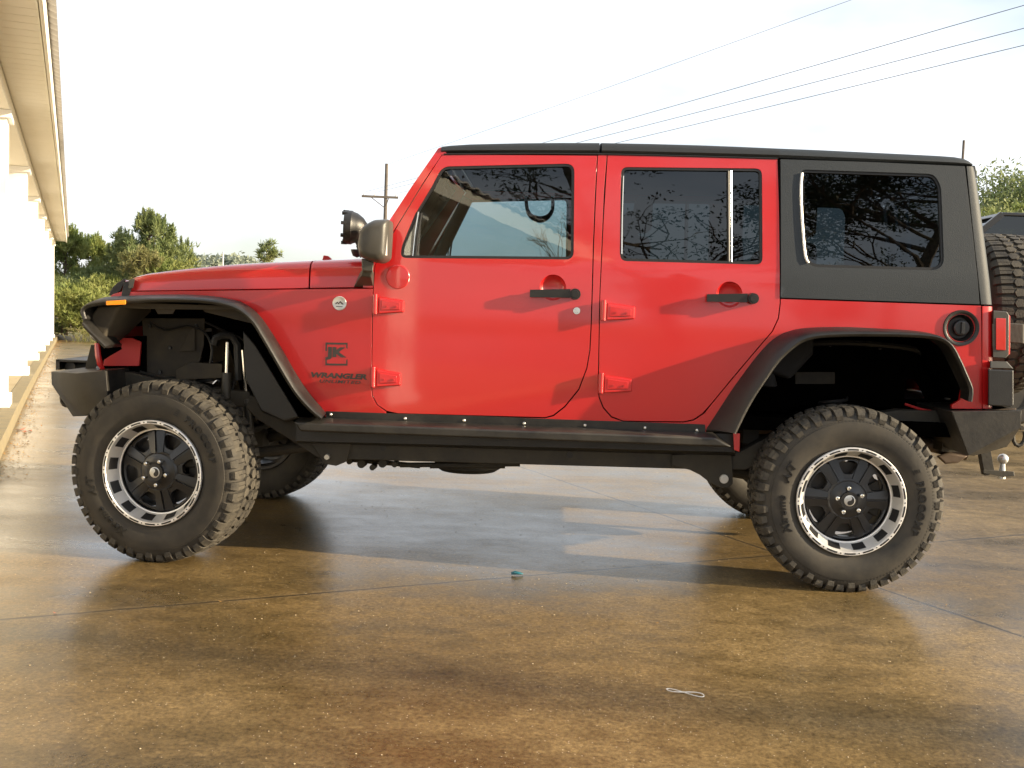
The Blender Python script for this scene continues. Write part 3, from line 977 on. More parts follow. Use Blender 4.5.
# ---- wheels (local coordinates: axle along y, outer face towards -y)
def prof_r(y):
    t = (y - 0.1425) / 0.1425
    return 0.4005 - 0.010 * abs(t) ** 3
def tyre_mesh():
    mb = MB(); mb.mi = 0
    prof = [(.040, .222), (.026, .229), (.018, .238), (.010, .250), (.003, .275), (.000, .300), (.001, .318), (.004, .336), (.0045, .338), (.007, .339), (.010, .352), (.018, .368), (.034, .380), (.06, .386), (.1425, .388)]
    full = prof + [(.285 - y, r) for y, r in prof[-2::-1]]
    mb.lathe(full, n=96)
    mb.mi = 1
    def P(th, y, r): return (math.cos(th) * r, y, math.sin(th) * r)
    rg = random.Random(3)
    def block(poly, rb=.383, drop=0.0):      # poly: (theta, y)
        top = [mb.v(P(t, y, prof_r(y) - drop)) for t, y in poly]
        c = (sum(t for t, y in poly) / len(poly), sum(y for t, y in poly) / len(poly))
        bot = [mb.v(P(c[0] + (t - c[0]) * 1.06, c[1] + (y - c[1]) * 1.05, rb)) for t, y in poly]
        mb.face(top); n = len(poly)
        for i in range(n): mb.face([top[i], bot[i], bot[(i + 1) % n], top[(i + 1) % n]])
    N = 50; st = 2 * PI / N
    for k in range(N):
        a = k * st
        j = rg.uniform(-.04, .04) * st
        for side in (0, 1):
            f = (lambda y: y) if side == 0 else (lambda y: .285 - y)
            o = a + (st * .5 if side else 0) + j
            long_ = k % 2 == 0
            y0 = .006 if long_ else .012
            rs = .352 if long_ else .362
            # shoulder lug: tread top plus wrap down the sidewall
            w0 = st * .37
            block([(o - w0, f(.030)), (o - w0 * .08, f(.030)), (o - w0 * .02, f(.086)), (o - w0 * .85, f(.078))])
            block([(o + w0 * .06, f(.030)), (o + w0, f(.030)), (o + w0 * .92, f(.082)), (o + w0 * .12, f(.088))])
            # split sipe lug: second smaller wall part
            rings = []
            for (yy, rr, dd) in ((.030, prof_r(.03), 0), (.014, .384, 0), (y0, .370, .0), (y0 + .001, rs, 0)):
                rings.append((yy, rr))
            tv = [[mb.v(P(o + s * w0 * (1 - .08 * i), f(yy), rr)) for s in (-1, 1)] for i, (yy, rr) in enumerate(rings)]
            inn = [[mb.v(P(o + s * w0 * (1 - .04 * i), f(yy + .012), rr - .012)) for s in (-1, 1)] for i, (yy, rr) in enumerate(rings)]
            for i in range(3):
                mb.face([tv[i][0], tv[i][1], tv[i + 1][1], tv[i + 1][0]])
                for s in (0, 1): mb.face([tv[i][s], tv[i + 1][s], inn[i + 1][s], inn[i][s]])
            mb.face([tv[3][0], tv[3][1], inn[3][1], inn[3][0]])
            mb.face([tv[0][0], tv[0][1], inn[0][1], inn[0][0]])
        # centre blocks
        o = a + st * .22
        block([(o - st * .38, .094), (o + st * .05, .088), (o + st * .40, .100), (o + st * .36, .128), (o - st * .02, .138), (o - st * .34, .124)], drop=.0003)
        o = a - st * .28
        block([(o - st * .36, .158), (o + st * .0, .146), (o + st * .34, .160), (o + st * .40, .186), (o + st * .0, .196), (o - st * .38, .184)], drop=.0003)
        # fine bead ribs under the shoulder
    mb.mi = 0
    for k in range(150):
        a = 2 * PI * k / 150
        for yy, r0, r1 in ((.0028, .341, .349),):
            q = [mb.v(P(a - .008, yy + .0035, r0)), mb.v(P(a + .008, yy + .0035, r0)), mb.v(P(a + .008, yy + .0048, r1)), mb.v(P(a - .008, yy + .0048, r1))]
            mb.face(q)
    return mb
def tyre_letters(part):
    """PROCOMP and Xtreme A/T raised on the sidewall, as on the photo's tyre"""
    mb = MB()
    def arc(txt, size, ang_c, r0, **kw):
        me = text_mesh(txt, size, **kw)
        vs = []
        for v in me.vertices:
            rr = r0 + v.co.y
            th = ang_c - v.co.x / (r0 + size * .35)
            y = -.0032 if abs(rr - .30) < .02 else -.0022
            vs.append((math.cos(th) * rr, y, math.sin(th) * rr))
        bv = [mb.v(p) for p in vs]
        bb = [mb.v((p[0], p[1] + .006, p[2])) for p in vs]
        for p in me.polygons: mb.face([bv[i] for i in p.vertices])
        ec = {}
        for p in me.polygons:
            n = len(p.vertices)
            for i in range(n):
                k = tuple(sorted((p.vertices[i], p.vertices[(i + 1) % n]))); ec[k] = ec.get(k, 0) + 1
        for (a, b), c in ec.items():
            if c == 1: mb.face([bv[a], bv[b], bb[b], bb[a]])
        bpy.data.meshes.remove(me)
    if part: arc('PROCOMP', .044, rad(-3), .280, bold=.0012, space=1.18)
    for k in range(4 * part):      # speed stripes ahead of the word
        a = rad(26.5); r = .281 + k * .0085
        q = [(math.cos(a - d) * rr, -.0016, math.sin(a - d) * rr) for d, rr in ((-.075 + .01 * k, r), (.0, r), (.0, r + .005), (-.075 + .01 * k, r + .005))]
        mb.face([mb.v(p) for p in q])
    if not part: arc('Xtreme', .050, rad(193), .278, bold=.0010, shear=.25, space=1.05)
    if not part: arc('A/T', .050, rad(157), .278, bold=.0012, shear=.2, space=1.1)
    me = mb
    return me

def wheel_rim():
    mb = MB(); mb.mi = 0
    # machined lip and stepped barrel
    mb.lathe([(.020, .2315), (.006, .2315), (.003, .229), (.003, .2175), (.006, .2155), (.010, .2145), (.066, .1885), (.070, .1875), (.0705, .1835), (.076, .1830)], n=96)
    mb.mi = 1
    mb.lathe([(.076, .1830), (.092, .182), (.25, .190), (.262, .205), (.262, .222), (.25, .222), (.24, .205), (.09, .19), (.02, .2315)], n=72)
    # spokes
    # face plate with six windows
    bm2 = bmesh.new(); ed = []
    loops = [[(math.cos(2 * PI * k / 60) * .181, math.sin(2 * PI * k / 60) * .181) for k in range(60)], [(math.cos(2 * PI * k / 40) * .05, math.sin(2 * PI * k / 40) * .05) for k in range(40)]]
    for k in range(6):
        a = rad(30 + 60 * k)
        lo = [(math.cos(a + rad(d)) * r, math.sin(a + rad(d)) * r) for d, r in ((-9, .108), (9, .108), (14, .134), (15, .160), (8, .167), (-8, .167), (-15, .160), (-14, .134))]
        loops.append(rnd(lo, .008, 3))
    for lp in loops:
        vs = [bm2.verts.new((p[0], .090 - .10 * (.174 - math.hypot(*p)) * 1.4, p[1])) for p in lp]
        for q in range(len(vs)): ed.append(bm2.edges.new((vs[q], vs[(q + 1) % len(vs)])))
    bmesh.ops.triangle_fill(bm2, use_beauty=True, use_dissolve=False, edges=ed)
    fl = bm2.faces[:]; be = [e for e in bm2.edges if len(e.link_faces) == 1]
    bk = {v: mb.v((v.co.x * 1.0, v.co.y + .026, v.co.z)) for v in bm2.verts}; ft = {v: mb.v(v.co) for v in bm2.verts}
    for f in fl: mb.face([ft[v] for v in f.verts]); mb.face([bk[v] for v in reversed(f.verts)])
    for e in be: p_, q_ = e.verts; mb.face([ft[p_], ft[q_], bk[q_], bk[p_]])
    bm2.free()
    for k in range(6):
        a = k * PI / 3
        def Q(r, w, y):
            return (math.cos(a) * r - math.sin(a) * w, y, math.sin(a) * r + math.cos(a) * w)
        for s in (-1, 1):       # two raised ribs with a groove between
            mb.hull([Q(.066, s * .005, .066), Q(.066, s * .026, .070), Q(.178, s * .005, .084), Q(.178, s * .044, .088), Q(.066, s * .004, .09), Q(.066, s * .030, .09), Q(.176, s * .006, .10), Q(.176, s * .046, .10)])
        # web filling corners next to the ring
    mb.lathe([(.094, .184), (.086, .175), (.090, .169), (.115, .169), (.115, .184)], n=72)
    mb.lathe([(.115, .0), (.115, .090), (.072, .088), (.070, .083), (.064, .078), (.062, .066), (.050, .036), (.046, .033), (.046, .0)], n=48)
    mb.disc((0, 0), .037, .034, .08, 36)
    # black painted pockets round the barrel
    for k in range(12):
        a0 = rad(14 + 30 * k); n = 5
        rows = []
        for t in (0.16, 0.5, 0.86):
            y = .010 + .056 * t; r = .2145 - .026 * t
            rows.append([(math.cos(a0 + rad(d)) * (r - .0012), y - .0008, math.sin(a0 + rad(d)) * (r - .0012)) for d in [-7.5 + 15 * i / n for i in range(n + 1)]])
        vv = [[mb.v(p) for p in r_] for r_ in rows]
        for i in range(2):
            for j in range(n): mb.face([vv[i][j], vv[i][j + 1], vv[i + 1][j + 1], vv[i + 1][j]])
    # slots and rivets of the lip
    for k in range(18):
        a0 = rad(20 * k + 3)
        for (d0, d1, r0, r1) in ((2.5, 14.5, .2198, .2264),):
            n = 5
            A = [mb.v((math.cos(a0 + rad(d0 + (d1 - d0) * i / n)) * r0, .0022, math.sin(a0 + rad(d0 + (d1 - d0) * i / n)) * r0)) for i in range(n + 1)]
            B = [mb.v((math.cos(a0 + rad(d0 + (d1 - d0) * i / n)) * r1, .0022, math.sin(a0 + rad(d0 + (d1 - d0) * i / n)) * r1)) for i in range(n + 1)]
            for i in range(n): mb.face([A[i], A[i + 1], B[i + 1], B[i]])
        a1 = a0 + rad(18.3)
        mb.disc((math.cos(a1) * .2232, math.sin(a1) * .2232), .0028, .0008, .006, 8)
    return mb

rim_me = wheel_rim().build('wheel', ['steel', 'wheelblack'], None, angle=32)
tyre_o = tyre_mesh().build('tyre', ['rubber', 'tread'], rim_me, angle=28)
lett_o = tyre_letters(1).build('sidewall_lettering', 'letter', rim_me, recalc=False, smooth=False)
lett_p = tyre_letters(0).build('sidewall_lettering', 'letter', rim_me, recalc=False, smooth=False)
def mk_lugs():
    mb = MB()
    for k in range(5):
        a = rad(90 + 8 + 72 * k); mb.disc((math.cos(a) * .0545, math.sin(a) * .0545), .0068, .022, .05, 10)
    return mb
lugs = []
for k in range(5):
    a = rad(98 + 72 * k)
    mb = MB(); mb.lathe([(.020, .0), (.0205, .005), (.024, .0085), (.05, .0085)], c=(math.cos(a) * .0545, 0, math.sin(a) * .0545), n=12)
    lugs.append(mb.build('lug_nut', 'chrome', rim_me))
mb = MB(); mb.lathe([(.0325, 0), (.0325, .020), (.0335, .0235), (.036, .0245), (.05, .0245)], n=36); cap_o = mb.build('centre_cap', 'silverbadge', rim_me)
def swirl():
    mb = MB(); R = .0195; pts = []
    n = 14
    for i in range(n + 1): a = PI / 2 - PI * i / n * 1.0; pts.append((math.cos(a) * R, math.sin(a) * R))
    for i in range(1, n + 1): a = -PI / 2 - PI * i / n; pts.append((math.cos(a) * R / 2, -R / 2 + math.sin(a) * R / 2))
    for i in range(1, n): a = -PI / 2 + PI * i / n; pts.append((math.cos(a) * R / 2, R / 2 + math.sin(a) * R / 2))
    mb.prism(pts, .0315, .0332)
    mb.disc((0, -R / 2 + R * .0), .0045, .0312, .0332, 14)
    return mb
sw = swirl().build('cap_emblem', 'wheelblack', rim_me)
mb = MB(); mb.lathe([(.135, .05), (.135, .155), (.139, .14), (.141, .137), (.149, .137), (.151, .14), (.155, .14), (.155, .05)], n=48)
disc_o = mb.build('brake_disc', mat('brake_steel', (0.06, 0.055, 0.05), 0.5, metal=0.6), rim_me)
mb = MB(); mb.hull([(math.cos(rad(a)) * r, y, math.sin(rad(a)) * r) for a in (-30, 0, 30) for r in (.10, .165) for y in (.118, .175)]); cal_o = mb.build('brake_caliper', 'frame', rim_me, bevel=.006)

def place_wheel(root, loc, rz, spin, label=None, subs=True):
    root.parent = car
    root.location = Vector(loc) - WPOS[car.name]
    root.rotation_mode = 'XYZ'
    root.rotation_euler = (0, 0, 0)
    root.matrix_basis = Matrix.Translation(Vector(loc) - WPOS[car.name]) @ Matrix.Rotation(rz, 4, 'Z') @ Matrix.Rotation(spin, 4, 'Y')
    if label: root['label'] = label
def copy_wheel(skip=()):
    r = rim_me.copy(); COL.objects.link(r); WPOS[r.name] = Vector((0, 0, 0))
    for ch in [tyre_o, lett_o, lett_p, cap_o, sw, disc_o, cal_o] + lugs:
        if ch in skip: continue
        c = ch.copy(); COL.objects.link(c); c.parent = r; c.location = (0, 0, 0)
    return r
ST = rad(-8.5)
def front_loc(px_, py_, sgn):
    v = Vector((0, -sgn, 0)); v = Matrix.Rotation(ST, 3, 'Z') @ v
    return Vector((px_, py_, RW)) + v * 0.25
ws = [copy_wheel() for _ in range(3)]
spare = copy_wheel(skip=(disc_o, cal_o))
place_wheel(rim_me, (0, 0, RW), 0, 0, 'near rear wheel')
place_wheel(ws[0], front_loc(-2.966, .25, 1), ST, rad(-38), 'near front wheel, steered away')
place_wheel(ws[1], (0, YM, RW), PI, rad(50), 'far rear wheel')
place_wheel(ws[2], front_loc(-2.966, YM - .25, -1), PI + ST, rad(110), 'far front wheel')
zsp = P3(1000, 314, .7).z
place_wheel(spare, (P3(989, 314, .62).x + .285, YM / 2, zsp), PI / 2, rad(20), 'spare wheel on the tailgate')

# ---- side panels (outlines measured from the photograph, laid on the curved side)
DOORF = [(442.5, 155), (596.5, 156), (594.8, 190), (592.5, 245), (590.5, 320), (589, 350), (586, 368), (578, 389), (564, 406), (553, 414.5), (545, 416.8), (470, 414.8), (398, 412.8), (387, 410.5), (378, 404.5), (373, 395), (372.2, 385), (373.8, 292), (375.5, 266), (380, 256), (394.5, 232), (425, 182)]
DOORF = inset(DOORF, -.35)
DOORR = [(608, 155.5), (777, 159), (778.4, 200), (779.3, 262), (779.3, 303), (777.5, 318), (771.5, 331), (754, 351.5), (732, 377.5), (711, 403), (702, 413), (693, 419), (684, 421), (650, 420.8), (623, 420.2), (612, 416), (604, 407), (600, 397), (599, 388), (600.6, 295), (604, 220)]
DOORR = inset(DOORR, -.35)
WINF = rnd([(442, 166.5), (574.5, 163.5), (573.6, 259.6), (400.5, 258), (401.2, 247), (415, 214), (432, 186)], [8, 9, 8, 7, 6, 0, 0])
WINR = rnd([(621, 167), (762, 168.5), (762.5, 264.7), (620, 261)], 7)
WINQ = rnd([(801, 169.5), (934, 174), (941, 186), (944, 264), (936, 270.5), (812, 267), (805, 259), (801, 215)], [5, 7, 6, 7, 7, 8, 6, 0])

def ring_px(cx, cy, r): return [(cx + r * math.cos(2 * PI * k / 28), cy + r * math.sin(2 * PI * k / 28)) for k in range(28)]
fd = panel('front_door', DOORF, 'red', car, [WINF, ring_px(553, 287.5, 13)], thick=.03)
fd['label'] = 'front door'
rd_ = panel('rear_door', DOORR, 'red', car, [WINR, ring_px(729.5, 294.5, 13)], thick=.03)
fdoors = [o for o in car.children if o.name.startswith('front_door')]
rdoors = [o for o in car.children if o.name.startswith('rear_door')]
FD, FDf = fdoors; RD, RDf = rdoors
if FD is not fd: FD, FDf = FDf, FD
if RD is not rd_: RD, RDf = RDf, RD

# B pillar strip and sill between and below the doors
PILL = [(598, 154), (606.8, 154), (604, 190), (602.6, 220), (599.4, 295), (597.6, 388), (598.6, 397.5), (602.8, 408), (611, 417.5), (623, 421.7), (650, 422.3), (684, 422.6), (694, 420.5), (703.2, 414.5), (706.5, 411.5), (706, 432), (560, 423.5), (325, 416.5), (325, 413.2),
        (386.5, 414.4), (398, 414.4), (470, 416.4), (545, 418.4), (554, 416), (565.2, 407.2), (579.3, 389.8), (587.3, 368.5), (590.4, 350), (591.9, 320), (594, 245), (596.3, 190)]
panel('body_side', PILL, 'red', car, thick=.03)

FLB = [(252, 308), (262, 318), (273, 334), (284, 352), (294, 370), (303, 384), (311, 395), (320, 406)]
FEND = [(107, 299.5), (113, 294), (121, 291.8), (250, 290.3), (309, 289.2), (372.6, 288.6), (371.2, 386), (372.0, 396), (376.8, 405.2), (386, 411.8), (386, 413.6), (325, 412.4), (321, 407), (311, 395.5), (303, 384.5), (294, 370.5), (284, 352.5), (273, 334.5), (262, 318.5), (252, 308.5), (240, 301.5), (222, 297.5), (200, 296), (175, 295.5), (150, 296), (130, 297)]
panel('fender', FEND, 'red', car, thick=.02)
QUA = [(780.8, 299), (981, 305.8), (981.8, 409), (952, 408.6), (952, 405), (960, 400), (962, 388), (956, 375), (949, 361), (941, 347), (929, 338.5), (911, 334), (885, 329.5), (850, 328), (810, 328.5), (789, 332), (773, 340), (759, 354), (745, 372), (730, 393), (717, 413), (706, 430.5),
       (706.4, 411), (712, 404), (733, 378.5), (755.2, 352.3), (772.8, 331.6), (779, 318.3), (780.8, 303.5)]
FILL = [(961 + 13.6 * math.cos(2 * PI * k / 28), 328 + 13.6 * math.sin(2 * PI * k / 28)) for k in range(28)]
panel('quarter_panel', QUA, 'red', car, [FILL], thick=.02)
# red tub foot behind the rocker rail
mb = MB(); mb.hull([P3(733, 433, Y) for Y in (.15, .22)] + [P3(740, 433.5, Y) for Y in (.15, .22)] + [P3(739.5, 452, Y) for Y in (.15, .22)] + [P3(734, 450, Y) for Y in (.15, .22)])
o = mb.build('tub_foot', 'red', car, bevel=.003); far(o)

# backing sheets behind the panel gaps, coloured dark to stand for their shade
def plate(name, pts, Y0, Y1, mtl, par=car, both=True, bevel=0, **k):
    mb = MB(); mb.prism([US(*p, off=.03) if Y0 is None else U(p[0], p[1], Y0) for p in pts], 0 if Y0 is None else Y0, Y1)
    o = mb.build(name, mtl, par, bevel=bevel, **k)
    if both: far(o, par if par is car else None)
    return o
BACKF = [(366, 280), (405, 268), (596, 268), (604, 268), (775, 272), (775, 330), (700, 418), (605, 424), (372, 414), (366, 400)]
plate('door_cavity', BACKF, .215, .225, 'seam')
for pts in ([(586, 156), (596, 156), (608, 156), (618, 160), (618, 275), (586, 272)], [(768, 158), (798, 160), (798, 300), (766, 300)]):
    panel('pillar_cavity', pts, 'seam', car, off=.034, thick=.03, bevel=0)
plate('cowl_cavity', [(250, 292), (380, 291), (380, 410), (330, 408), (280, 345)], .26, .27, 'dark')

# windows: rubber, glass, dividers
def window(hole, par, parf, name, gl, ins=.012):
    pts = [US(p[0], p[1], .004) for p in hole]
    inn = inset(pts, ins)
    o = panel('window_seal', pts, 'gasket', par, [inn], off=.003, thick=.012, bevel=.002, both=False, raw=True, dx=0)
    far(o, parf)
    g = panel('window_pane', inset(pts, ins * .6), gl, par, off=.013, thick=.0001, bevel=0, both=False, raw=True, dx=.4, dz=.03, smoothang=180)
    # single sheet of glass: keep only the front
    bm = bmesh.new(); bm.from_mesh(g.data)
    dl = [f for f in bm.faces if abs(f.normal.y) < .5 or f.normal.y > 0]
    bmesh.ops.delete(bm, geom=dl, context='FACES'); bm.to_mesh(g.data); bm.free()
    for p in g.data.polygons: p.use_smooth = True
    far(g, parf)
    return pts
window(WINF, FD, FDf, 'front', 'glass')
window(WINR, RD, RDf, 'rear', 'tinted')

HT = [(780.6, 159.2), (870, 162), (964.8, 166.2), (979.6, 304.2), (780.6, 297.6)]
HS = panel('hardtop_side', HT, 'hardtop', car, [WINQ], off=-.004, thick=.03, bevel=.004)
HSf = [o for o in car.children if o.name.startswith('hardtop_side') and o is not HS][0]
pts = window(WINQ, HS, HSf, 'quarter', 'tinted')

def tube_on(parent, name, pix, off, r, mtl, parf=None):
    mb = MB(); P = []
    for p in catmull(pix, 4):
        x, z = US(p[0], p[1], off); P.append((x, S(x, z) + off, z))
    mb.tube(P, r, 8); o = mb.build(name, mtl, parent)
    if parf: far(o, parf)
    return o
tube_on(RD, 'window_bar', [(731, 171), (731.2, 215), (731.4, 262)], .006, .0035, 'chrome', RDf)
tube_on(RD, 'window_bar_seal', [(728.2, 171), (728.4, 215), (728.6, 262)], .008, .006, 'gasket', RDf)
tube_on(RD, 'seal_highlight', [(623.5, 176), (622.2, 215), (621.8, 254)], .001, .003, 'chrome', RDf)  # added bright strip standing in for the sun highlight on the rubber seal
tube_on(HS, 'seal_highlight', [(802, 173), (800.8, 190), (802, 220), (805, 254), (808.5, 263)], -.006, .0055, 'steel', HSf)  # sun highlight along this seal edge, added as a pale metal strip
tube_on(FD, 'window_bar', [(418.5, 212), (414.8, 235), (412.6, 256)], .003, .004, 'chrome', FDf)
tube_on(FD, 'window_bar_seal', [(421.5, 213), (417.8, 235), (415.4, 256)], .006, .005, 'gasket', FDf)
panel('vent_pane', [(412.5, 222), (410, 256), (404, 255), (404.5, 247)], 'greyglass', FD, off=.010, thick=.002, bevel=0, both=False)

# recessed handle dishes, handles, locks, hinges
def on(px, py, off=0.0): x, z = US(px, py, off); return Vector((x, S(x, z) + off, z))
def handle(door, doorf, x0, x1, y, cxr, ydish, xdish):
    c = on(xdish, ydish)
    mb = MB()
    # shallow dish: a lathe ring that sinks
    mb.lathe([(.0015, .0575), (.006, .054), (.014, .048), (.021, .038), (.024, .022), (.0245, .0)], c=(c.x, c.y, c.z), n=40)
    o = mb.build('handle_dish', 'red', door); far(o, doorf)
    p0 = on(x0, y); p1 = on(x1, y); pc = on(cxr, y + .6)
    mb = MB()
    prof = [(-.018, .0), (-.022, .010), (-.012, .017), (.010, .016), (.018, .006), (.012, -.004)]
    zc = p0.z
    mb.hull([(p0.x + dx_, p0.y - .034 + dy, zc + dz_) for dx_ in (0, .012) for dy in (0, .02) for dz_ in (-.016, .016)] + [(p1.x, p1.y - .037 + dy, p1.z + dz_) for dy in (0, .022) for dz_ in (-.019, .019)])
    mb.hull([(p0.x + .004, p0.y + .0, zc - .009), (p0.x + .004, p0.y, zc + .009), (p0.x + .02, p0.y, zc + .009), (p0.x + .02, p0.y, zc - .009), (p0.x + .004, p0.y - .03, zc - .009), (p0.x + .004, p0.y - .03, zc + .009), (p0.x + .02, p0.y - .03, zc), (p0.x + .02, p0.y - .03, zc + .009)])
    mb.cyl((pc.x, pc.y + .002, pc.z), (pc.x, pc.y - .040, pc.z), .025, .023, 24)
    o = mb.build('door_handle', 'plastic', door, bevel=.004); 
    mb = MB(); mb.cyl((pc.x, pc.y - .040, pc.z), (pc.x, pc.y - .044, pc.z), .016, .015, 20)
    b = mb.build('door_push_button', 'gasket', door)
    far(o, doorf); far(b, doorf)
handle(FD, FDf, 530, 570, 293.5, 575, 287.5, 553)
handle(RD, RDf, 706, 746, 298, 752, 294.5, 729.5)
c = on(576.7, 310.8); mb = MB(); mb.cyl((c.x, c.y + .002, c.z), (c.x, c.y - .005, c.z), .0165, .0155, 20); mb.cyl((c.x, c.y - .005, c.z), (c.x, c.y - .007, c.z), .009, .009, 14)
mb.build('door_lock', 'chrome', FD, bevel=.0015)
def hinge(par, parf, x0, x1, y0, y1):
    a = on(x0 + 3, (y0 + y1) / 2); zt = on(x0, y0).z; zb = on(x0, y1).z; xr = on(x1, y0).x; xl = on(x0, y0).x; h = zt - zb
    y = a.y
    mb = MB(); mb.tube([(xl + .010, y - .022, zb), (xl + .010, y - .022, zt)], .011, 14)
    mb.hull([(xl - .003, y - .006, zb + .006), (xl - .003, y - .006, zt - .006), (xl + .012, y - .024, zb + .006), (xl + .012, y - .024, zt - .006), (xl + .0, y + .004, zb + .006), (xl + .0, y + .004, zt - .006), (xl + .02, y + .004, zb + .006), (xl + .02, y + .004, zt - .006)])
    k = mb.build('hinge', 'red', par, bevel=.003)
    mb = MB()
    mb.hull([(xl + .024, y + .004, zb + .0), (xl + .024, y + .004, zt - .010), (xr, y + .006, zb + .010), (xr, y + .006, zt - .022),
             (xl + .026, y - .016, zb + .004), (xl + .026, y - .016, zt - .014), (xr - .006, y - .009, zb + .014), (xr - .006, y - .009, zt - .027)])
    pl_ = mb.build('hinge_plate', 'red', par, bevel=.004)
    mb = MB(); w_ = xr - xl
    mb.hull([(xl + .038, y - .014, zb + .2 * h), (xl + .038, y - .014, zt - .28 * h), (xr - .02, y - .012, zb + .26 * h), (xr - .02, y - .012, zt - .38 * h), (xl + .038, y - .019, zb + .22 * h), (xl + .038, y - .019, zt - .30 * h), (xr - .02, y - .016, zb + .28 * h), (xr - .02, y - .016, zt - .40 * h)])
    r2 = mb.build('hinge_rib', 'red', par, bevel=.002)
    mb = MB()
    for t in (.42, .74):
        mb = MB(); mb.cyl((xl + w_ * t, y - .010, zb + h * .40), (xl + w_ * t, y - .0215, zb + h * .40), .0055, .005, 10)
        far(mb.build('hinge_bolt', 'redin', par, bevel=0), parf)
    for q in (k, pl_, r2): far(q, parf)
hinge(FD, FDf, 373.8, 405, 294, 314)
hinge(FD, FDf, 371.7, 402, 366.5, 387)
hinge(RD, RDf, 601.5, 636, 300, 320.5)
hinge(RD, RDf, 599, 633, 372.5, 393)
c = on(397.8, 277); mb = MB(); mb.lathe([(.002, .0525), (-.002, .0525), (-.0045, .050), (-.0052, .045), (-.0052, 0)], c=tuple(c), n=40); o = mb.build('round_cover', 'red', FD); far(o, FDf)

# badge and decals
c = on(339.6, 303.3)
mb = MB(); mb.lathe([(.002, .031), (-.003, .031), (-.0045, .029), (-.0035, .026), (-.0035, 0)], c=tuple(c), n=36); bd = mb.build('fender_badge', 'silverbadge', car)
mb = MB()
def badge_pts(l): return [(c.x + a * .031, c.z + b * .031) for a, b in l]
mb.prism(badge_pts([(-.62, -.12), (-.30, .22), (-.12, .05), (.12, .34), (.62, -.12), (.4, -.16), (.1, .1), (-.1, -.16), (-.3, .02), (-.45, -.16)]), c.y - .0052, c.y - .003)
mb.prism(badge_pts([(-.5, -.42), (.5, -.42), (.42, -.52), (-.42, -.52)]), c.y - .0052, c.y - .003)
mb.build('badge_relief', 'decal', bd, smooth=False)
def decal_text(txt, cx, cy, size, wpx, par, hpx, **kw):
    me = text_mesh(txt, size, **kw)
    xs = [v.co.x for v in me.vertices]; ys = [v.co.y for v in me.vertices]
    w_ = max(xs) - min(xs); h_ = max(ys) - min(ys)
    ct = on(cx, cy); tw = on(cx + wpx / 2, cy).x - on(cx - wpx / 2, cy).x; th = abs(on(cx, cy + hpx / 2).z - on(cx, cy - hpx / 2).z)
    mb = MB(); vs = []
    for v in me.vertices:
        x = ct.x + ((v.co.x - (max(xs) + min(xs)) / 2) / w_) * tw; z = ct.z + ((v.co.y - (max(ys) + min(ys)) / 2) / h_) * th
        vs.append(mb.v((x, S(x, z) - .0012, z)))
    for p in me.polygons: mb.face([vs[i] for i in p.vertices])
    bpy.data.meshes.remove(me)
    return mb
mb = decal_text('JK', 336, 353.6, .1, 21.5, car, 13, bold=.006)
mb.build('lettering', 'decal', car, recalc=False, smooth=False, merge=False)
mb = MB()
for pts in ([(325.6, 342.4), (347.6, 342.8), (347.6, 344.6), (327.2, 344.3), (327.0, 351), (325.4, 351)], [(347.6, 344.6), (347.6, 349), (346.2, 348), (346.2, 344.6)], [(325.4, 358.5), (326.9, 358.5), (326.9, 363.4), (347.6, 363.8), (347.6, 365.6), (325.4, 365.2)], [(346.2, 360), (347.6, 359), (347.6, 363.8), (346.2, 363.8)]):
    q = [US(*p) for p in pts]; mb.face([mb.v((x, S(x, z) - .0012, z)) for x, z in q])
mb.build('lettering_frame', 'decal', car, recalc=False, smooth=False)
decal_text('WRANGLER', 338.8, 375.8, .1, 56, car, 5.6, bold=.005, shear=.2).build('lettering', 'decal', car, recalc=False, smooth=False, merge=False)
decal_text('UNLIMITED', 340, 381.8, .1, 41, car, 3.3, bold=.002, shear=.25, space=1.1).build('lettering', 'decal', car, recalc=False, smooth=False, merge=False)

# fuel filler
c = on(961, 328)
mb = MB(); mb.lathe([(.03, .060), (.006, .060), (-.002, .062), (-.006, .068), (-.006, .076), (.004, .0785)], c=tuple(c), n=48); fr_ = mb.build('fuel_filler_ring', 'flare', car)
mb = MB(); mb.lathe([(-.0035, .0605), (.012, .056), (.028, .045), (.03, 0)], c=tuple(c), n=40); mb.build('filler_bowl', 'gasket', fr_)
mb = MB(); mb.lathe([(.03, .036), (.010, .034), (.006, .030), (.006, 0)], c=(c.x + .008, c.y, c.z + .0), n=32); mb.hull([(c.x + .008 + a, c.y + b, c.z + d) for a in (-.006, .006) for b in (-.004, .012) for d in (-.026, .026)]); mb.build('fuel_cap', 'wheelblack', fr_, bevel=.003)

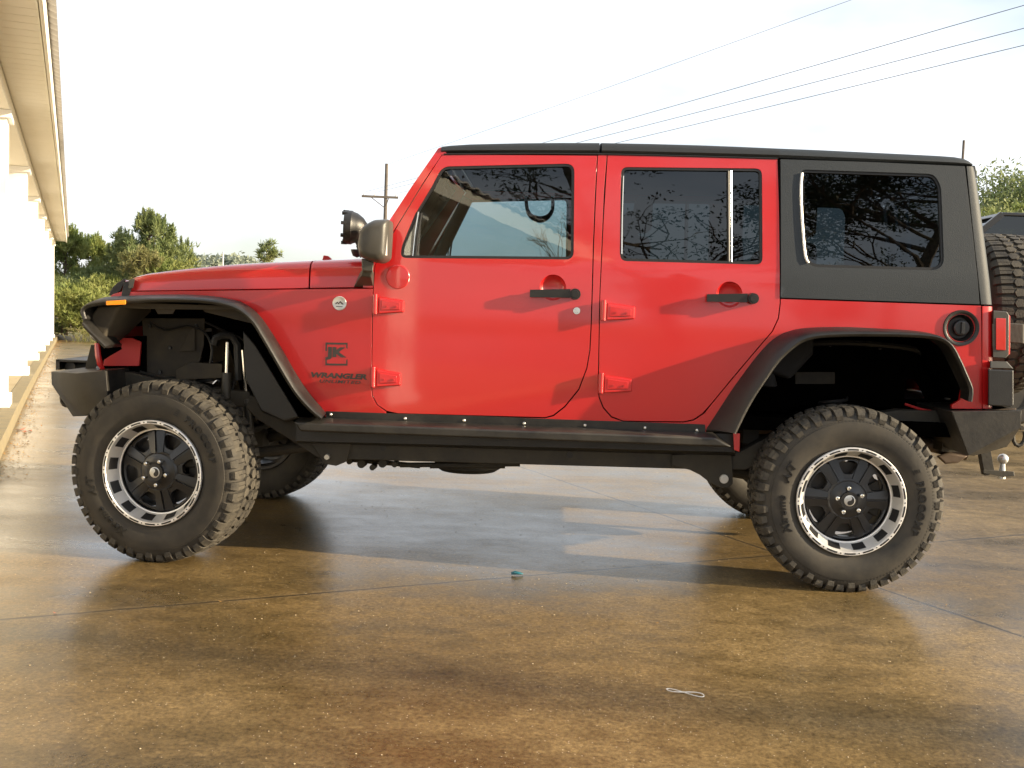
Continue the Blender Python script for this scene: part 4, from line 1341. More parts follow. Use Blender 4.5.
# ---- fender flares
def flare(name, lip, body, parent, inner=0.016, thickz=.02, cen=None, Yl=.028):
    L_ = catmull(lip, 3); B_ = catmull(body, 3)
    rings = []
    n = len(L_)
    Lw = [U(p.x, p.y, Yl) for p in L_]; Bw = [US(p.x, p.y, 0) for p in B_]
    for i in range(n):
        a = Vector(Lw[max(i - 1, 0)]); b = Vector(Lw[min(i + 1, n - 1)]); t = (b - a).normalized(); nn = Vector((t.y, -t.x))   # inward
        if cen and (Vector(cen) - Vector(Lw[i])).dot(nn) < 0: nn = -nn
        l = Vector(Lw[i]); bo = Vector(Bw[i]); yb = S(bo.x, bo.y) + .004
        m1 = l * .45 + bo * .55 - nn * .010
        m0 = l * .8 + bo * .2 - nn * .006
        def p3(v, y): return (v.x, y, v.y)
        rings.append([p3(bo, yb), p3(m1, Yl + (yb - Yl) * .55), p3(m0, Yl + (yb - Yl) * .2), p3(l - nn * .001, Yl + .004), p3(l + nn * .004, Yl), p3(l + nn * thickz, Yl + .002), p3(l + nn * (thickz + .004), Yl + .008), p3(l + nn * (thickz - .002), Yl + .016), p3(l * .75 + bo * .25 + nn * inner, Yl + .04), p3(bo + nn * .012, yb)])
    mb = MB(); mb.loft(rings); o = mb.build(name, 'flare', parent, angle=50)
    far(o); return o
LIPF = [(106, 346), (95, 335), (86, 326), (81.5, 317), (80.5, 310), (85, 305), (95, 302.4), (107, 301), (127, 300), (150, 299), (175, 298.6), (200, 299.5), (220, 302), (234, 306), (245, 312.5), (255, 322.5), (264, 337), (275, 356), (286, 375), (296, 391), (306, 403), (315, 412), (322, 417.5)]
BODF = [(122, 345), (114, 335), (108, 325), (104, 316), (103, 306), (106, 300), (111, 297.6), (118, 296.8), (130, 296.4), (150, 295.6), (175, 295.2), (200, 295.6), (222, 297.6), (240, 301.6), (252, 308.4), (262, 318.4), (273, 334.4), (284, 352.4), (294, 370.4), (303, 384.4), (311, 395.4), (320, 406), (326, 413)]
LIPR = [(733, 433), (742, 414), (752, 396), (764, 378), (776, 361), (788, 349), (802, 339), (820, 334.5), (850, 333), (885, 333), (920, 334), (941, 337), (953, 345), (961, 359), (967.5, 373.5), (973.5, 389), (972.5, 402)]
BODR = [(705, 430), (717, 412), (730, 392), (745, 371), (759, 353), (773, 339), (789, 331), (810, 327.5), (850, 327), (885, 329.5), (912, 332.5), (930, 337), (942, 346), (950, 360), (957, 374), (963, 388), (963, 398)]
flare('front_fender_flare', LIPF, BODF, car, cen=U(165, 480, .03), inner=.014, thickz=.012)
flare('rear_fender_flare', LIPR, BODR, car, cen=U(850, 500, .03), inner=.014, thickz=.012)
o = MB().hull([P3(107, 301, .035), P3(127, 299.8, .035), P3(127, 304.5, .028), P3(107, 305.2, .028), P3(107, 301, .06), P3(127, 299.8, .06), P3(127, 304.5, .06), P3(107, 305.2, .06)]).build('turn_signal', 'amber', car, bevel=.003); 
mt = o; v0 = [tuple(v.co) for v in o.data.vertices]
for v in o.data.vertices: v.co.y -= .012
far(o)

# wheel arch liners
def liner(name, path, cenx, Yin, mtl, hole=None):
    B_ = catmull(path, 2); rows = []
    mb = MB()
    for Y in (.17, .30, Yin):
        rows.append([P3(p.x, p.y + 3, .16) for p in B_])
        for q in rows[-1]: q.y = Y
    vv = [[mb.v(p) for p in r] for r in rows]
    for i in range(2):
        for j in range(len(vv[0]) - 1): mb.face([vv[i][j], vv[i][j + 1], vv[i + 1][j + 1], vv[i + 1][j]])
    o = mb.build(name, mtl, car, recalc=False); far(o); return o
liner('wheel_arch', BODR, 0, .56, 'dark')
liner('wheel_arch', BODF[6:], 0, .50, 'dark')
# inner walls
def wall(name, pix, Y, mtl, holes=(), thick=.01, Yref=None):
    bm = bmesh.new(); edges = []
    for loop in [pix] + list(holes):
        vs = [bm.verts.new((U(p[0], p[1], Y)[0], Y, U(p[0], p[1], Y)[1])) for p in loop]
        for i in range(len(vs)): edges.append(bm.edges.new((vs[i], vs[(i + 1) % len(vs)])))
    bmesh.ops.triangle_fill(bm, use_beauty=True, use_dissolve=False, edges=edges)
    bmesh.ops.solidify(bm, geom=bm.faces[:], thickness=thick)
    me = bpy.data.meshes.new(name); bm.to_mesh(me); bm.free(); me.materials.append(M[mtl])
    o = bpy.data.objects.new(name, me); link(o, car); far(o); return o
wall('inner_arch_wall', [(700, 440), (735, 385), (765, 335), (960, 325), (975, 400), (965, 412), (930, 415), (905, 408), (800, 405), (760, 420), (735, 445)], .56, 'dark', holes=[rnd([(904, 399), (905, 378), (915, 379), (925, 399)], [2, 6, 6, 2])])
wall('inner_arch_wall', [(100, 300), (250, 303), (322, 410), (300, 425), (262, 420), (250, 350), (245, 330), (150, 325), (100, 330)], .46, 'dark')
mb = MB(); cpx, cpy = 850, 425
mb.tube([P3(cpx + (p.x - cpx) * .86, cpy + (p.y - cpy) * .80 - 4, .50) for p in catmull(BODR, 2)], .016, 8); o = mb.build('liner_ridge', 'plastic', car); far(o)
mb = MB(); mb.hull([P3(x, y, Y) for Y in (.535, .555) for x, y in ((795, 372), (835, 372), (835, 384), (795, 384))]); o = mb.build('liner_pad', 'liner', car, bevel=.004); far(o)
for x_, y_ in ((790, 350), (830, 345), (880, 348), (925, 362), (150, 326), (196, 326), (170, 348), (160, 372)):
    c = P3(x_, y_, .55 if x_ > 500 else .398); mb = MB(); mb.cyl((c.x, c.y + .005, c.z), (c.x, c.y - .006, c.z), .011, .008, 10); o = mb.build('liner_clip', 'plastic', car); far(o)
for pth, rr in (([(150, 322), (165, 330), (188, 326), (205, 333), (212, 350), (208, 372)], .006), ([(205, 322), (222, 330), (246, 342), (258, 366), (272, 392)], .005), ([(236, 344), (238, 366), (232, 392), (238, 410)], .007), ([(140, 372), (165, 378), (200, 374), (236, 384)], .008)):
    mb = MB(); mb.tube([P3(p.x, p.y, .37) for p in catmull(pth, 3)], rr, 6); o = mb.build('hose', 'plastic', car); far(o)
# front splash liner with raised panel, lit dusty
mb = MB(); mb.hull([P3(x, y, Y) for Y in (.40, .43) for x, y in ((142, 318), (205, 318), (204, 345), (200, 362), (176, 365), (174, 379), (145, 380))]); o = mb.build('splash_liner', 'liner', car, bevel=.006); far(o)
mb = MB(); mb.hull([P3(x, y, Y) for Y in (.385, .405) for x, y in ((179, 352), (192, 327), (195, 327), (195, 351))]); mb.hull([P3(x, y, Y) for Y in (.33, .42) for x, y in ((176, 370), (190, 362), (222, 364), (222, 378), (176, 380))])
o = mb.build('spring_perch', 'liner', car, bevel=.004); far(o)
mb = MB(); mb.hull([P3(x, y, Y) for Y in (.20, .32) for x, y in ((243, 330), (256, 345), (300, 418), (285, 422), (262, 412), (246, 380))]); o = mb.build('rear_splash_liner', 'plastic', car, bevel=.01); far(o)
# hanging underside ribs of the front flare
mb = MB()
mb.hull([P3(x, y, Y) for Y in (.12, .40) for x, y in ((112, 302), (240, 306), (236, 310), (212, 309), (176, 308), (150, 309), (120, 308))])
mb.hull([P3(x, y, Y) for Y in (.14, .40) for x, y in ((152, 304), (178, 304), (173, 314), (158, 314))])
mb.hull([P3(x, y, Y) for Y in (.18, .40) for x, y in ((198, 304), (250, 308), (262, 326), (235, 318), (205, 312))])
o = mb.build('flare_bracing', 'liner', car, bevel=.008); far(o)
mb = MB(); mb.hull([P3(x, y, .10) for x, y in ((98, 306), (120, 305), (112, 322), (104, 338), (94, 328), (90, 316))] + [P3(x, y, .38) for x, y in ((112, 304), (152, 305), (152, 312), (134, 320), (124, 336), (116, 346), (110, 345))])
o = mb.build('flare_front_lining', 'liner', car, bevel=.012); far(o)

# ---- hood, cowl, grille
def zt_of(pxs, Y):
    out = []
    return out
def hoodloft(name, st, par=car, shrink=0.0):
    """st: (px, ytop, ybottom, Yside)"""
    mb = MB(); rings = []
    for px, yt, yb, Y in st:
        x, zb = U(px, yb, Y); _, zt = U(px, yt, Y + .06)
        h = zt - zb
        half = [(x, Y, zb), (x, Y + .002, zb + h * .35), (x, Y + .008, zb + h * .66), (x, Y + .022, zb + h * .86), (x, Y + .055, zb + h * .985), (x, Y + .13, zt + .004), (x, Y + .35, zt + .018), (x, YM / 2, zt + .026)]
        full = half + [(p[0], YM - p[1], p[2]) for p in half[-2::-1]]
        full += [(x, YM - Y - .02, zb - .01), (x, Y + .02, zb - .01)]
        rings.append(full)
    mb.loft(rings); return mb.build(name, 'red', par, angle=40)
hood = [(122.5, 284, 290.8, .270), (126, 279.5, 290.8, .260), (133, 276, 290.6, .250), (145, 273.2, 290.4, .242), (165, 270.6, 290.2, .234), (190, 267.8, 289.9, .226), (222, 264.9, 289.3, .216), (256, 263, 288.7, .206), (285, 261.6, 288.2, .197), (308.4, 260.6, 287.8, .190)]
HO = hoodloft('hood', hood)
CO = hoodloft('cowl', [(310, 260.6, 287.8, .190), (335, 259.6, 287.3, .182), (362, 258.6, 286.9, .175), (374, 258.4, 286.7, .170)])
# black hood catch
mb = MB(); mb.hull([P3(x, y, Y) for Y in (.232, .262) for x, y in ((124, 282), (135, 279.5), (132, 287), (128, 299), (121, 299), (122, 292))]); hc = mb.build('hood_latch', 'plastic', HO, bevel=.004); far(hc, HO)
mb = MB(); mb.hull([P3(x, y, Y) for Y in (.224, .236) for x, y in ((129, 279.5), (135, 278.5), (133, 288), (128.5, 289))]); hc = mb.build('latch_plate', 'mirror', hc, bevel=.002)
# grille shell: slanted front face
mb = MB()
mb.hull([P3(px, py, Y) for px, py, Y in ((110, 295, .31), (116, 285, .32), (124, 279, .33), (128, 292, .30), (130, 325, .46), (118, 349, .48), (112, 345, .48))] + [Vector((p.x, YM - p.y, p.z)) for p in [P3(px, py, Y) for px, py, Y in ((110, 295, .31), (116, 285, .32), (124, 279, .33), (128, 292, .30), (130, 325, .46), (118, 349, .48), (112, 345, .48))]])
GR = mb.build('grille', 'red', car, bevel=.01)
mb = MB(); mb.hull([P3(px, py, Y) for Y in (.285, YM - .285) for px, py in ((108.5, 295.5), (112, 288), (117, 283), (124, 278.6), (126.5, 279), (121, 291), (114, 296))]); mb.build('grille_hood_guard', 'plastic', GR, bevel=.008)
x, z = U(112, 322, .6)
for Y in (.46, YM - .46):
    mb = MB(); mb.lathe([(.0, .0), (-.012, .05), (-.006, .088), (.05, .092)], c=(x - .015, Y, z), axis='x', n=32); mb.build('headlight', 'lens', GR)
mb = MB()
for k in range(7):
    Y = .66 + k * .095; mb.hull([(x - .03 + a, Y + b, z + c_) for a in (-.004, .03) for b in (-.022, .022) for c_ in (-.13, .12)])
mb.build('grille_slots', 'dark', GR)
# red inner fender apron seen through the arch, with a dark cut-out, and thin red grille edge
mb = MB(); mb.prism([U(x, y, .36) for x, y in ((101, 341), (106, 340), (118, 341), (122, 349), (110, 356), (104, 360), (103, 366), (139, 366), (141, 342), (132, 338), (120, 338), (104, 337))], .36, .375); o = mb.build('fender_apron', 'redin', car, bevel=.002); far(o)
mb = MB(); mb.prism([U(x, y, .39) for x, y in ((96, 338), (146, 336), (146, 372), (100, 372))], .39, .40); o = mb.build('radiator_side', 'dark', car); far(o)
mb = MB(); mb.tube([P3(97, 343, .30), P3(98, 355, .30), P3(100, 364, .30), P3(103, 370, .31)], [.012, .014, .014, .010], 8); o = mb.build('grille_edge', 'red', car); far(o)
mb = MB(); mb.hull([P3(x, y, Y) for Y in (.5, .56) for x, y in ((91, 345), (97, 345), (96, 370), (85, 370), (88, 357))]); o = mb.build('bumper_upright', 'frame', car, bevel=.006); far(o)

# ---- bumpers
def mir(pts): return pts + [Vector((p.x, YM - p.y, p.z)) for p in pts]
side = [P3(77, 373.5, .13), P3(106, 370.5, .13), P3(108, 398, .13), P3(100, 409, .15), P3(86, 416, .16)]
front = [P3(51, 371.5, .34), P3(51.5, 384, .34), P3(73, 416.5, .36)]
mb = MB(); mb.hull(mir(side + front)); FB = mb.build('front_bumper', 'step', car, bevel=.004)
def hook(name, px, py, Y, par, r=.028):
    c = P3(px, py, Y); mb = MB(); mb.tube([c + Vector((math.cos(a) * r * .75, 0, math.sin(a) * r * 1.25)) for a in [rad(90 + 30 * k) for k in range(11)]], .009, 8); mb.cyl(c + Vector((-.0, -.03, r * 1.1)), c + Vector((0, .03, r * 1.1)), .009, None, 8)
    return mb.build(name, 'frame', par)
h_ = hook('tow_shackle', 66, 398, .50, FB, .030); far(h_, FB)
mb = MB()
c0, c1 = P3(69, 358, .9), P3(88, 369, .9)
mb.box((c0.x, .75, c1.z), (c0.x + .02, 1.14, c0.z)); mb.box((c0.x, .75, c0.z - .012), (c1.x + .06, 1.14, c0.z)); mb.cyl((c0.x + .05, .8, c0.z - .04), (c0.x + .05, 1.1, c0.z - .04), .03, None, 16)
mb.build('winch_mount', 'plastic', FB, bevel=.003)

rb = [(951.5, 411.5), (1021.8, 410.5), (1021, 428), (1007, 446.7), (975, 456.5), (968, 455.5)]
mb = MB()
pts = [P3(951.5, 411.5, .10), P3(1021.8, 410.5, .10), P3(1021.3, 427, .10), P3(968, 455.5, .10), P3(974, 456, .115), P3(1007, 447, .17), P3(1012, 436, .15)]
mb.hull(mir(pts)); RB = mb.build('rear_bumper', 'step', car, bevel=.004)
mb = MB(); mb.hull([P3(x, y, Y) for Y in (.14, .4) for x, y in ((985, 409.8), (1016, 408.2), (1016, 411.3), (985, 411.8))]); o = mb.build('bumper_step_pad', 'rust', RB, bevel=.002); far(o, RB)
h_ = hook('tow_shackle', 1019, 436, .20, RB, .034); far(h_, RB)
mb = MB(); cc = P3(998, 470, YM / 2)
for (a, b) in (((975, 455), (987, 474)),):
    mb.beam(P3(980, 430, YM / 2), P3(988, 474, YM / 2), .05, .05); mb.beam(P3(925, 424, YM / 2), P3(983, 427, YM / 2), .055, .055)
mb.hull([P3(x, y, Y) for Y in (.915, .975) for x, y in ((983, 469.5), (1014, 471.5), (1015, 476), (1003, 477), (983, 473))])
HB = mb.build('tow_hitch', 'frame', car, bevel=.004)
b = P3(1003, 459, YM / 2)
mb = MB(); mb.lathe([(-.027 + .027 * (1 - math.cos(PI * k / 12)), .027 * math.sin(PI * k / 12)) for k in range(13)], c=tuple(b), n=20)
mb.cyl((b.x, b.y, b.z - .07), (b.x, b.y, b.z - .02), .017, .012, 16); mb.cyl((b.x, b.y, b.z - .10), (b.x, b.y, b.z - .075), .02, .02, 8); mb.build('hitch_ball', 'silverbadge', HB)

# black and grey bumperette under the tail light
mb = MB(); mb.hull([P3(x, y, Y) for Y in (.102, .36) for x, y in ((988, 369), (1013.5, 370), (1013.6, 405), (1010, 407), (988, 405.5))]); TBp = mb.build('corner_guard', 'plastic', car, bevel=.006); far(TBp)
mb = MB(); mb.hull([P3(990, 361, .115), P3(1007, 361.5, .115), P3(1013.4, 368.6, .108), P3(990, 368.2, .108), P3(990, 361, .35), P3(1007, 361.5, .35), P3(1013.4, 368.6, .35), P3(990, 368.2, .35)]); o = mb.build('corner_guard_cap', 'mirror', car, bevel=.004); far(o)

# ---- tail: body corners, tailgate, hardtop back
def corner(name, rows, mtl, wrapY=.16, par=car):
    """rows: (py, px_seam, px_edge)"""
    mb = MB(); rings = []
    for py, xs, xe in rows:
        x0, z = US(xs, py, 0); x1, _ = US(xe, py, .03); y = S(x0, z) - .004; w_ = x1 - x0
        rings.append([Vector((x0, y, z)), Vector((x0 + w_ * .35, y + .001, z)), Vector((x0 + w_ * .68, y + .008, z)), Vector((x0 + w_ * .9, y + .024, z)), Vector((x1, y + .05, z)), Vector((x1 + .004, y + wrapY, z)),
                      Vector((x1 - .016, y + wrapY, z)), Vector((x1 - .02, y + .06, z)), Vector((x0, y + .02, z))])
    mb.loft(rings); o = mb.build(name, mtl, par, angle=40); far(o); return o
corner('hardtop_corner', [(166.3, 966.3, 973.5), (172, 966.8, 975.2), (200, 969.6, 979.4), (240, 973.8, 985), (280, 978.2, 990), (304.2, 980.8, 992.2)], 'hardtop', .12)
corner('body_corner', [(306.2, 982, 992.6), (330, 982, 993), (360, 982, 993), (400, 982.2, 993), (408.5, 982.4, 992.5)], 'red', .14)
def tailpanel(name, rowpx, mtl, yin, x_off=0.0, y1=None):
    mb = MB(); rings = []
    for px, py in rowpx:
        x, z = US(px, py, .1); x += x_off
        rings.append([(x, yin, z), (x, YM - yin, z), (x - .03, YM - yin, z), (x - .03, yin, z)])
    mb.loft(rings); return mb.build(name, mtl, car, bevel=.004)
TG = tailpanel('tailgate', [(992.6, 308), (993, 350), (993, 406)], 'red', .33)
tailpanel('rear_hatch_frame', [(974, 166), (977, 178)], 'hardtop', .30)
tailpanel('rear_window', [(977.3, 180), (985, 240), (992, 303)], 'tinted', .30, x_off=-.004)

# tail light
def taillight():
    Y0, Y1 = .140, .285
    mb = MB(); mb.hull([P3(x, y, Y) for Y in (Y0, Y1) for x, y in ((993.5, 310.5), (1006.5, 311.5), (1009, 315), (1008.6, 355), (1006, 357.8), (993, 357))]); h = mb.build('tail_light', 'mirror', car, bevel=.003)
    mb = MB(); mb.hull([P3(x, y, Y) for Y in (Y0 - .006, Y0 + .01) for x, y in ((996, 318), (1005.8, 318.5), (1005.6, 350.5), (996, 350))]); r1 = mb.build('tail_light_lens', 'redlens', h, bevel=.003)
    mb = MB(); mb.hull([P3(x, y, Y) for Y in (Y0 + .004, Y1 - .01) for x, y in ((1007, 313.5), (1010.2, 316), (1010, 354), (1007, 356))]); r2 = mb.build('tail_light_lens', 'redlens', h, bevel=.003)
    h2 = far(h)
    far(r1, h2); far(r2, h2)
taillight()
# spare carrier
x0, z0 = U(1003, 335, .6)
mb = MB(); mb.box((x0 - .10, .55, z0 - .06), (x0 + .02, 1.35, z0 + .05)); mb.cyl((x0 - .1, YM / 2, z0), (x0 + .12, YM / 2, z0), .09, None, 20)
mb.hull([P3(x, y, Y) for Y in (.28, .42) for x, y in ((1000, 322), (1024, 324), (1024, 344), (1000, 342))]); mb.build('spare_carrier', 'frame', car, bevel=.006)

# ---- roof
def roof():
    top = [(441, 146.6), (450, 145.4), (470, 144.2), (520, 143.1), (560, 142.8), (599.3, 142.9), (601.6, 142.9), (650, 143.8), (700, 145.2), (740, 146.7), (779, 148.4), (820, 150), (870, 152.4), (910, 154.3), (940, 155.8), (955, 156.9), (964, 158.6), (969, 161), (972, 164)]
    def bot(px):
        if px < 600: return 152.6 + (px - 441) * 1.0 / 159
        if px < 779: return 153.6 + (px - 600) * 4.2 / 179
        return 157.8 + (px - 779) * 7.6 / 186
    def sect(a, b, name, mtl):
        mb = MB(); rings = []
        seg = [(px, py) for px, py in top if a <= px <= b]
        for px, py in seg:
            yb = max(bot(px), py + 1.2)
            x, zb = US(px, yb); xt, zt = US(px, py, .03); h = max(zt - zb, .004); Y = S(x, zb)
            t = sm((972 - px) / 30)
            cr_ = .035 * t
            half = [(x, Y + .002, zb), (x, Y - .008, zb + h * .25), (x, Y - .004, zb + h * .6), (x, Y + .012, zb + h * .88), (x, Y + .04, zb + h), (x, Y + .2, zb + h + cr_ * .6), (x, YM / 2, zb + h + cr_)]
            full = half + [(p[0], YM - p[1], p[2]) for p in half[-2::-1]] + [(x, YM - Y - .06, zb - .002), (x, Y + .06, zb - .002)]
            rings.append(full)
        mb.loft(rings); return mb.build(name, mtl, car, angle=45, bevel=0)
    sect(441, 600.2, 'roof_panel', 'rooftop'); 
    sect(601, 779, 'roof_panel', 'rooftop')
    sect(779, 972, 'roof_panel', 'hardtop')
    # drip rail above the doors and the joint line
    tube_on(car, 'drip_rail', [(444, 154.2), (520, 153.6), (600, 154.2), (700, 156.4), (778, 158.6)], -.001, .004, 'gasket')
    mb = MB(); rings = []
    for px, py in ((599.2, 142.6), (602.2, 142.6)):
        pass
roof()
# pillars: windscreen frame
AP = [(438, 148.6), (440.5, 147.2), (447, 153.6), (441.4, 155.2), (424, 181), (393.3, 231.4), (379, 255.4), (374.4, 266), (372.6, 287.6), (363, 287.6), (363, 262), (370, 250), (388.6, 221.6), (412, 186)]
AP_ = panel('windscreen_frame', AP, 'red', car, thick=.07, bevel=.008, off=-.002, dz=.04)
mb = MB(); a = P3(446, 153.5, .28); mb.hull(mir([Vector((a.x - .03, .28, a.z - .03)), Vector((a.x + .05, .28, a.z - .03)), Vector((a.x - .01, .28, a.z + .005)), Vector((a.x + .05, .28, a.z + .005))])); mb.build('windscreen_header', 'red', car, bevel=.006)
mb = MB(); a0 = P3(374, 262, .17); a1 = P3(440, 153, .24)
mb.face([mb.v(p) for p in ((a0.x - .02, .2, a0.z), (a0.x - .02, YM - .2, a0.z), (a1.x - .01, YM - .24, a1.z), (a1.x - .01, .24, a1.z))]); mb.build('windscreen', 'glass', car)

# roof liner (dark underside), interior bars
x0, zr = U(450, 157, .3); x1, _ = U(780, 160, .3)
def inner():
    def I(px, py, Y): return P3(px, py, Y)
    mb = MB(); mb.hull([(U(452, 158, .3)[0], y, U(452, 158, .3)[1]) for y in (.26, YM - .26)] + [(U(452, 155, .3)[0], y, U(452, 155, .3)[1]) for y in (.26, YM - .26)] +
                       [(U(960, 170, .3)[0], y, U(960, 170, .3)[1]) for y in (.26, YM - .26)] + [(U(960, 166, .3)[0], y, U(960, 166, .3)[1]) for y in (.26, YM - .26)])
    mb.build('roof_lining', 'trim', car)
    # cage bars
    for a, b in (((590, 165, .30), (596, 290, .24)), ((775, 168, .32), (785, 300, .26)), ((446, 168, .30), (398, 262, .27))):
        mb = MB(); mb.tube([I(*a), I(*b)], .034, 12); o = mb.build('roll_bar', 'trim', car); far(o)
    for px, py in ((592, 166), (777, 170)):
        p = I(px, py, .3); mb = MB(); mb.cyl((p.x, .3, p.z), (p.x, YM - .3, p.z), .032, None, 12); mb.build('cross_bar', 'trim', car)
    # grab handle hanging from the far bar
    c = [I(*q) for q in ((526, 196, 1.3), (527, 208, 1.3), (531, 216, 1.3), (540, 219.5, 1.3), (548, 216.5, 1.3), (552.5, 209, 1.3), (552.5, 196, 1.3))]
    c = catmull(c, 4); mb = MB(); mb.tube(c, [.009 + .009 * math.exp(-((k - 12) / 5.0) ** 2) for k in range(len(c))], 8); mb.build('grab_handle', 'gasket', car)
    p = I(485, 207, 1.45); q = I(588, 207, 1.45); mb = MB(); mb.beam(p, q, .05, .03); 
    # dash, steering wheel, seats
    d0 = I(376, 268, .3); mb = MB()
    mb.hull([(d0.x + .02, y, d0.z - .05) for y in (.25, YM - .25)] + [(d0.x + .02, y, d0.z + .04) for y in (.25, YM - .25)] + [(d0.x + .40, y, d0.z + .02) for y in (.25, YM - .25)] + [(d0.x + .42, y, d0.z - .35) for y in (.25, YM - .25)] + [(d0.x + .05, y, d0.z - .4) for y in (.25, YM - .25)])
    mb.build('dashboard', 'trim', car, bevel=.02)
    cx = d0.x + .52; cy = .56; cz = d0.z - .10
    ax = Vector((-.9, 0, .42)).normalized(); u_ = Vector((0, 1, 0)); v_ = ax.cross(u_)
    mb = MB(); ring = [Vector((cx, cy, cz)) + (u_ * math.cos(2 * PI * k / 28) + v_ * math.sin(2 * PI * k / 28)) * .185 for k in range(29)]
    mb.tube(ring, .015, 8, caps=False)
    for k in (0, 2.2, 4.1): mb.beam(Vector((cx, cy, cz)) , Vector((cx, cy, cz)) + (u_ * math.cos(k) + v_ * math.sin(k)) * .18, .03, .012, up=tuple(ax))
    mb.cyl(Vector((cx, cy, cz)) - ax * .02, Vector((cx, cy, cz)) + ax * .15, .05, .03, 12)
    mb.build('steering_wheel', 'trim', car)
    def seat(x, y, wd=.48):
        mb = MB(); h = wd / 2
        mb.hull([(x + a, y + b, z) for a, z in ((-.25, .86), (-.28, .98), (.22, .95), (.25, .84)) for b in (-h, h)])
        s = mb.build('seat', 'seat', car, bevel=.04, seg=3)
        mb = MB(); mb.hull([(x + a, y + b * k, z) for a, z, k in ((.16, .92, 1), (.30, .88, 1), (.30, 1.52, .86), (.40, 1.50, .86), (.40, 1.0, 1)) for b in (-h, h)]); mb.build('seat_back', 'seat', s, bevel=.04, seg=3)
        mb = MB(); mb.hull([(x + a, y + b, z) for a, z in ((.32, 1.54), (.41, 1.54), (.34, 1.70), (.41, 1.70)) for b in (-.12, .12)]); mb.build('headrest', 'seat', s, bevel=.03, seg=3)
    seat(-1.26, .56); seat(-1.26, YM - .56); seat(-.50, .60); seat(-.50, YM - .60)
    # floor and tub
    fx0 = -2.35; fx1 = .60
    mb = MB(); mb.box((fx0, .24, .66), (fx1, YM - .24, .72)); mb.build('floor_pan', 'dark', car)
    # inner door trims below the belt
    for (a, b) in (((378, 264), (594, 268)), ((604, 268), (776, 272))):
        p, q = I(*a, .23), I(*b, .23); mb = MB(); mb.box((p.x, .23, .80 if a[0] < 500 else 1.14), (q.x, .25, min(p.z, q.z) - .01)); o = mb.build('door_trim', 'trim', car); far(o)
    p = I(785, 280, .25); mb = MB(); mb.box((p.x, .23, 1.16), (.56, .25, p.z)); o = mb.build('cargo_trim', 'trim', car); far(o)
    mb = MB(); mb.box((fx0 - .03, .24, .66), (fx0, YM - .24, d0.z - .06)); mb.build('firewall', 'dark', car)
    # interior mirror and far speaker pod
    p = I(440, 192, .9); mb = MB(); mb.box((p.x, .84, p.z - .03), (p.x + .02, 1.06, p.z + .03)); mb.cyl((p.x - .02, .95, p.z + .02), (p.x + .0, .95, p.z + .12), .008); mb.build('interior_mirror', 'gasket', car, bevel=.006)
inner()

# ---- door mirror and spotlight
def mirror():
    Y0, Y1 = -.06, .12
    out = [(376, 220.5), (391, 220), (390.3, 236), (388.8, 259), (382.5, 263.4), (372, 261.8), (362, 257.5), (359.4, 247), (362, 232), (366, 226)]
    mb = MB(); 
    cx = sum(p[0] for p in out) / len(out); cy = sum(p[1] for p in out) / len(out)
    rings = []
    for Y, k in ((-.095, .62), (-.088, .80), (-.070, .93), (-.04, 1.0), (.06, 1.0), (.09, .97), (.10, .9)):
        rings.append([P3(cx + (p[0] - cx) * k, cy + (p[1] - cy) * k, .0) for p in rnd(out, 3, 3)])
        for q in rings[-1]: q.y = Y
    mb.loft(rings); m = mb.build('side_mirror', 'mirror', car, angle=40)
    mb = MB(); a, b = P3(385.8, 224, -.0), P3(384.6, 256, -.0)
    mb.hull([(a.x + .014, y, a.z - .0) for y in (-.07, .07)] + [(b.x + .014, y, b.z) for y in (-.07, .07)] + [(a.x + .018, y, a.z - .0) for y in (-.06, .06)] + [(b.x + .018, y, b.z) for y in (-.06, .06)]); g = mb.build('mirror_glass', 'steel', m)
    mb = MB(); mb.hull([P3(x, y, Y) for Y in (.0, .06) for x, y in ((361.5, 258), (374, 262), (373, 272), (362, 271))]); 
    mb.hull([P3(x, y, .05) for x, y in ((362, 270), (373.4, 271))] + [P3(x, y, .175) for x, y in ((353.5, 287.5), (373.5, 288), (360, 272), (374, 272))] + [P3(x, y, .06) for x, y in ((361, 276), (371, 277))])
    ar = mb.build('mirror_arm', 'mirror', m, bevel=.006)
    m2 = far(m); far(g, m2); far(ar, m2)
mirror()
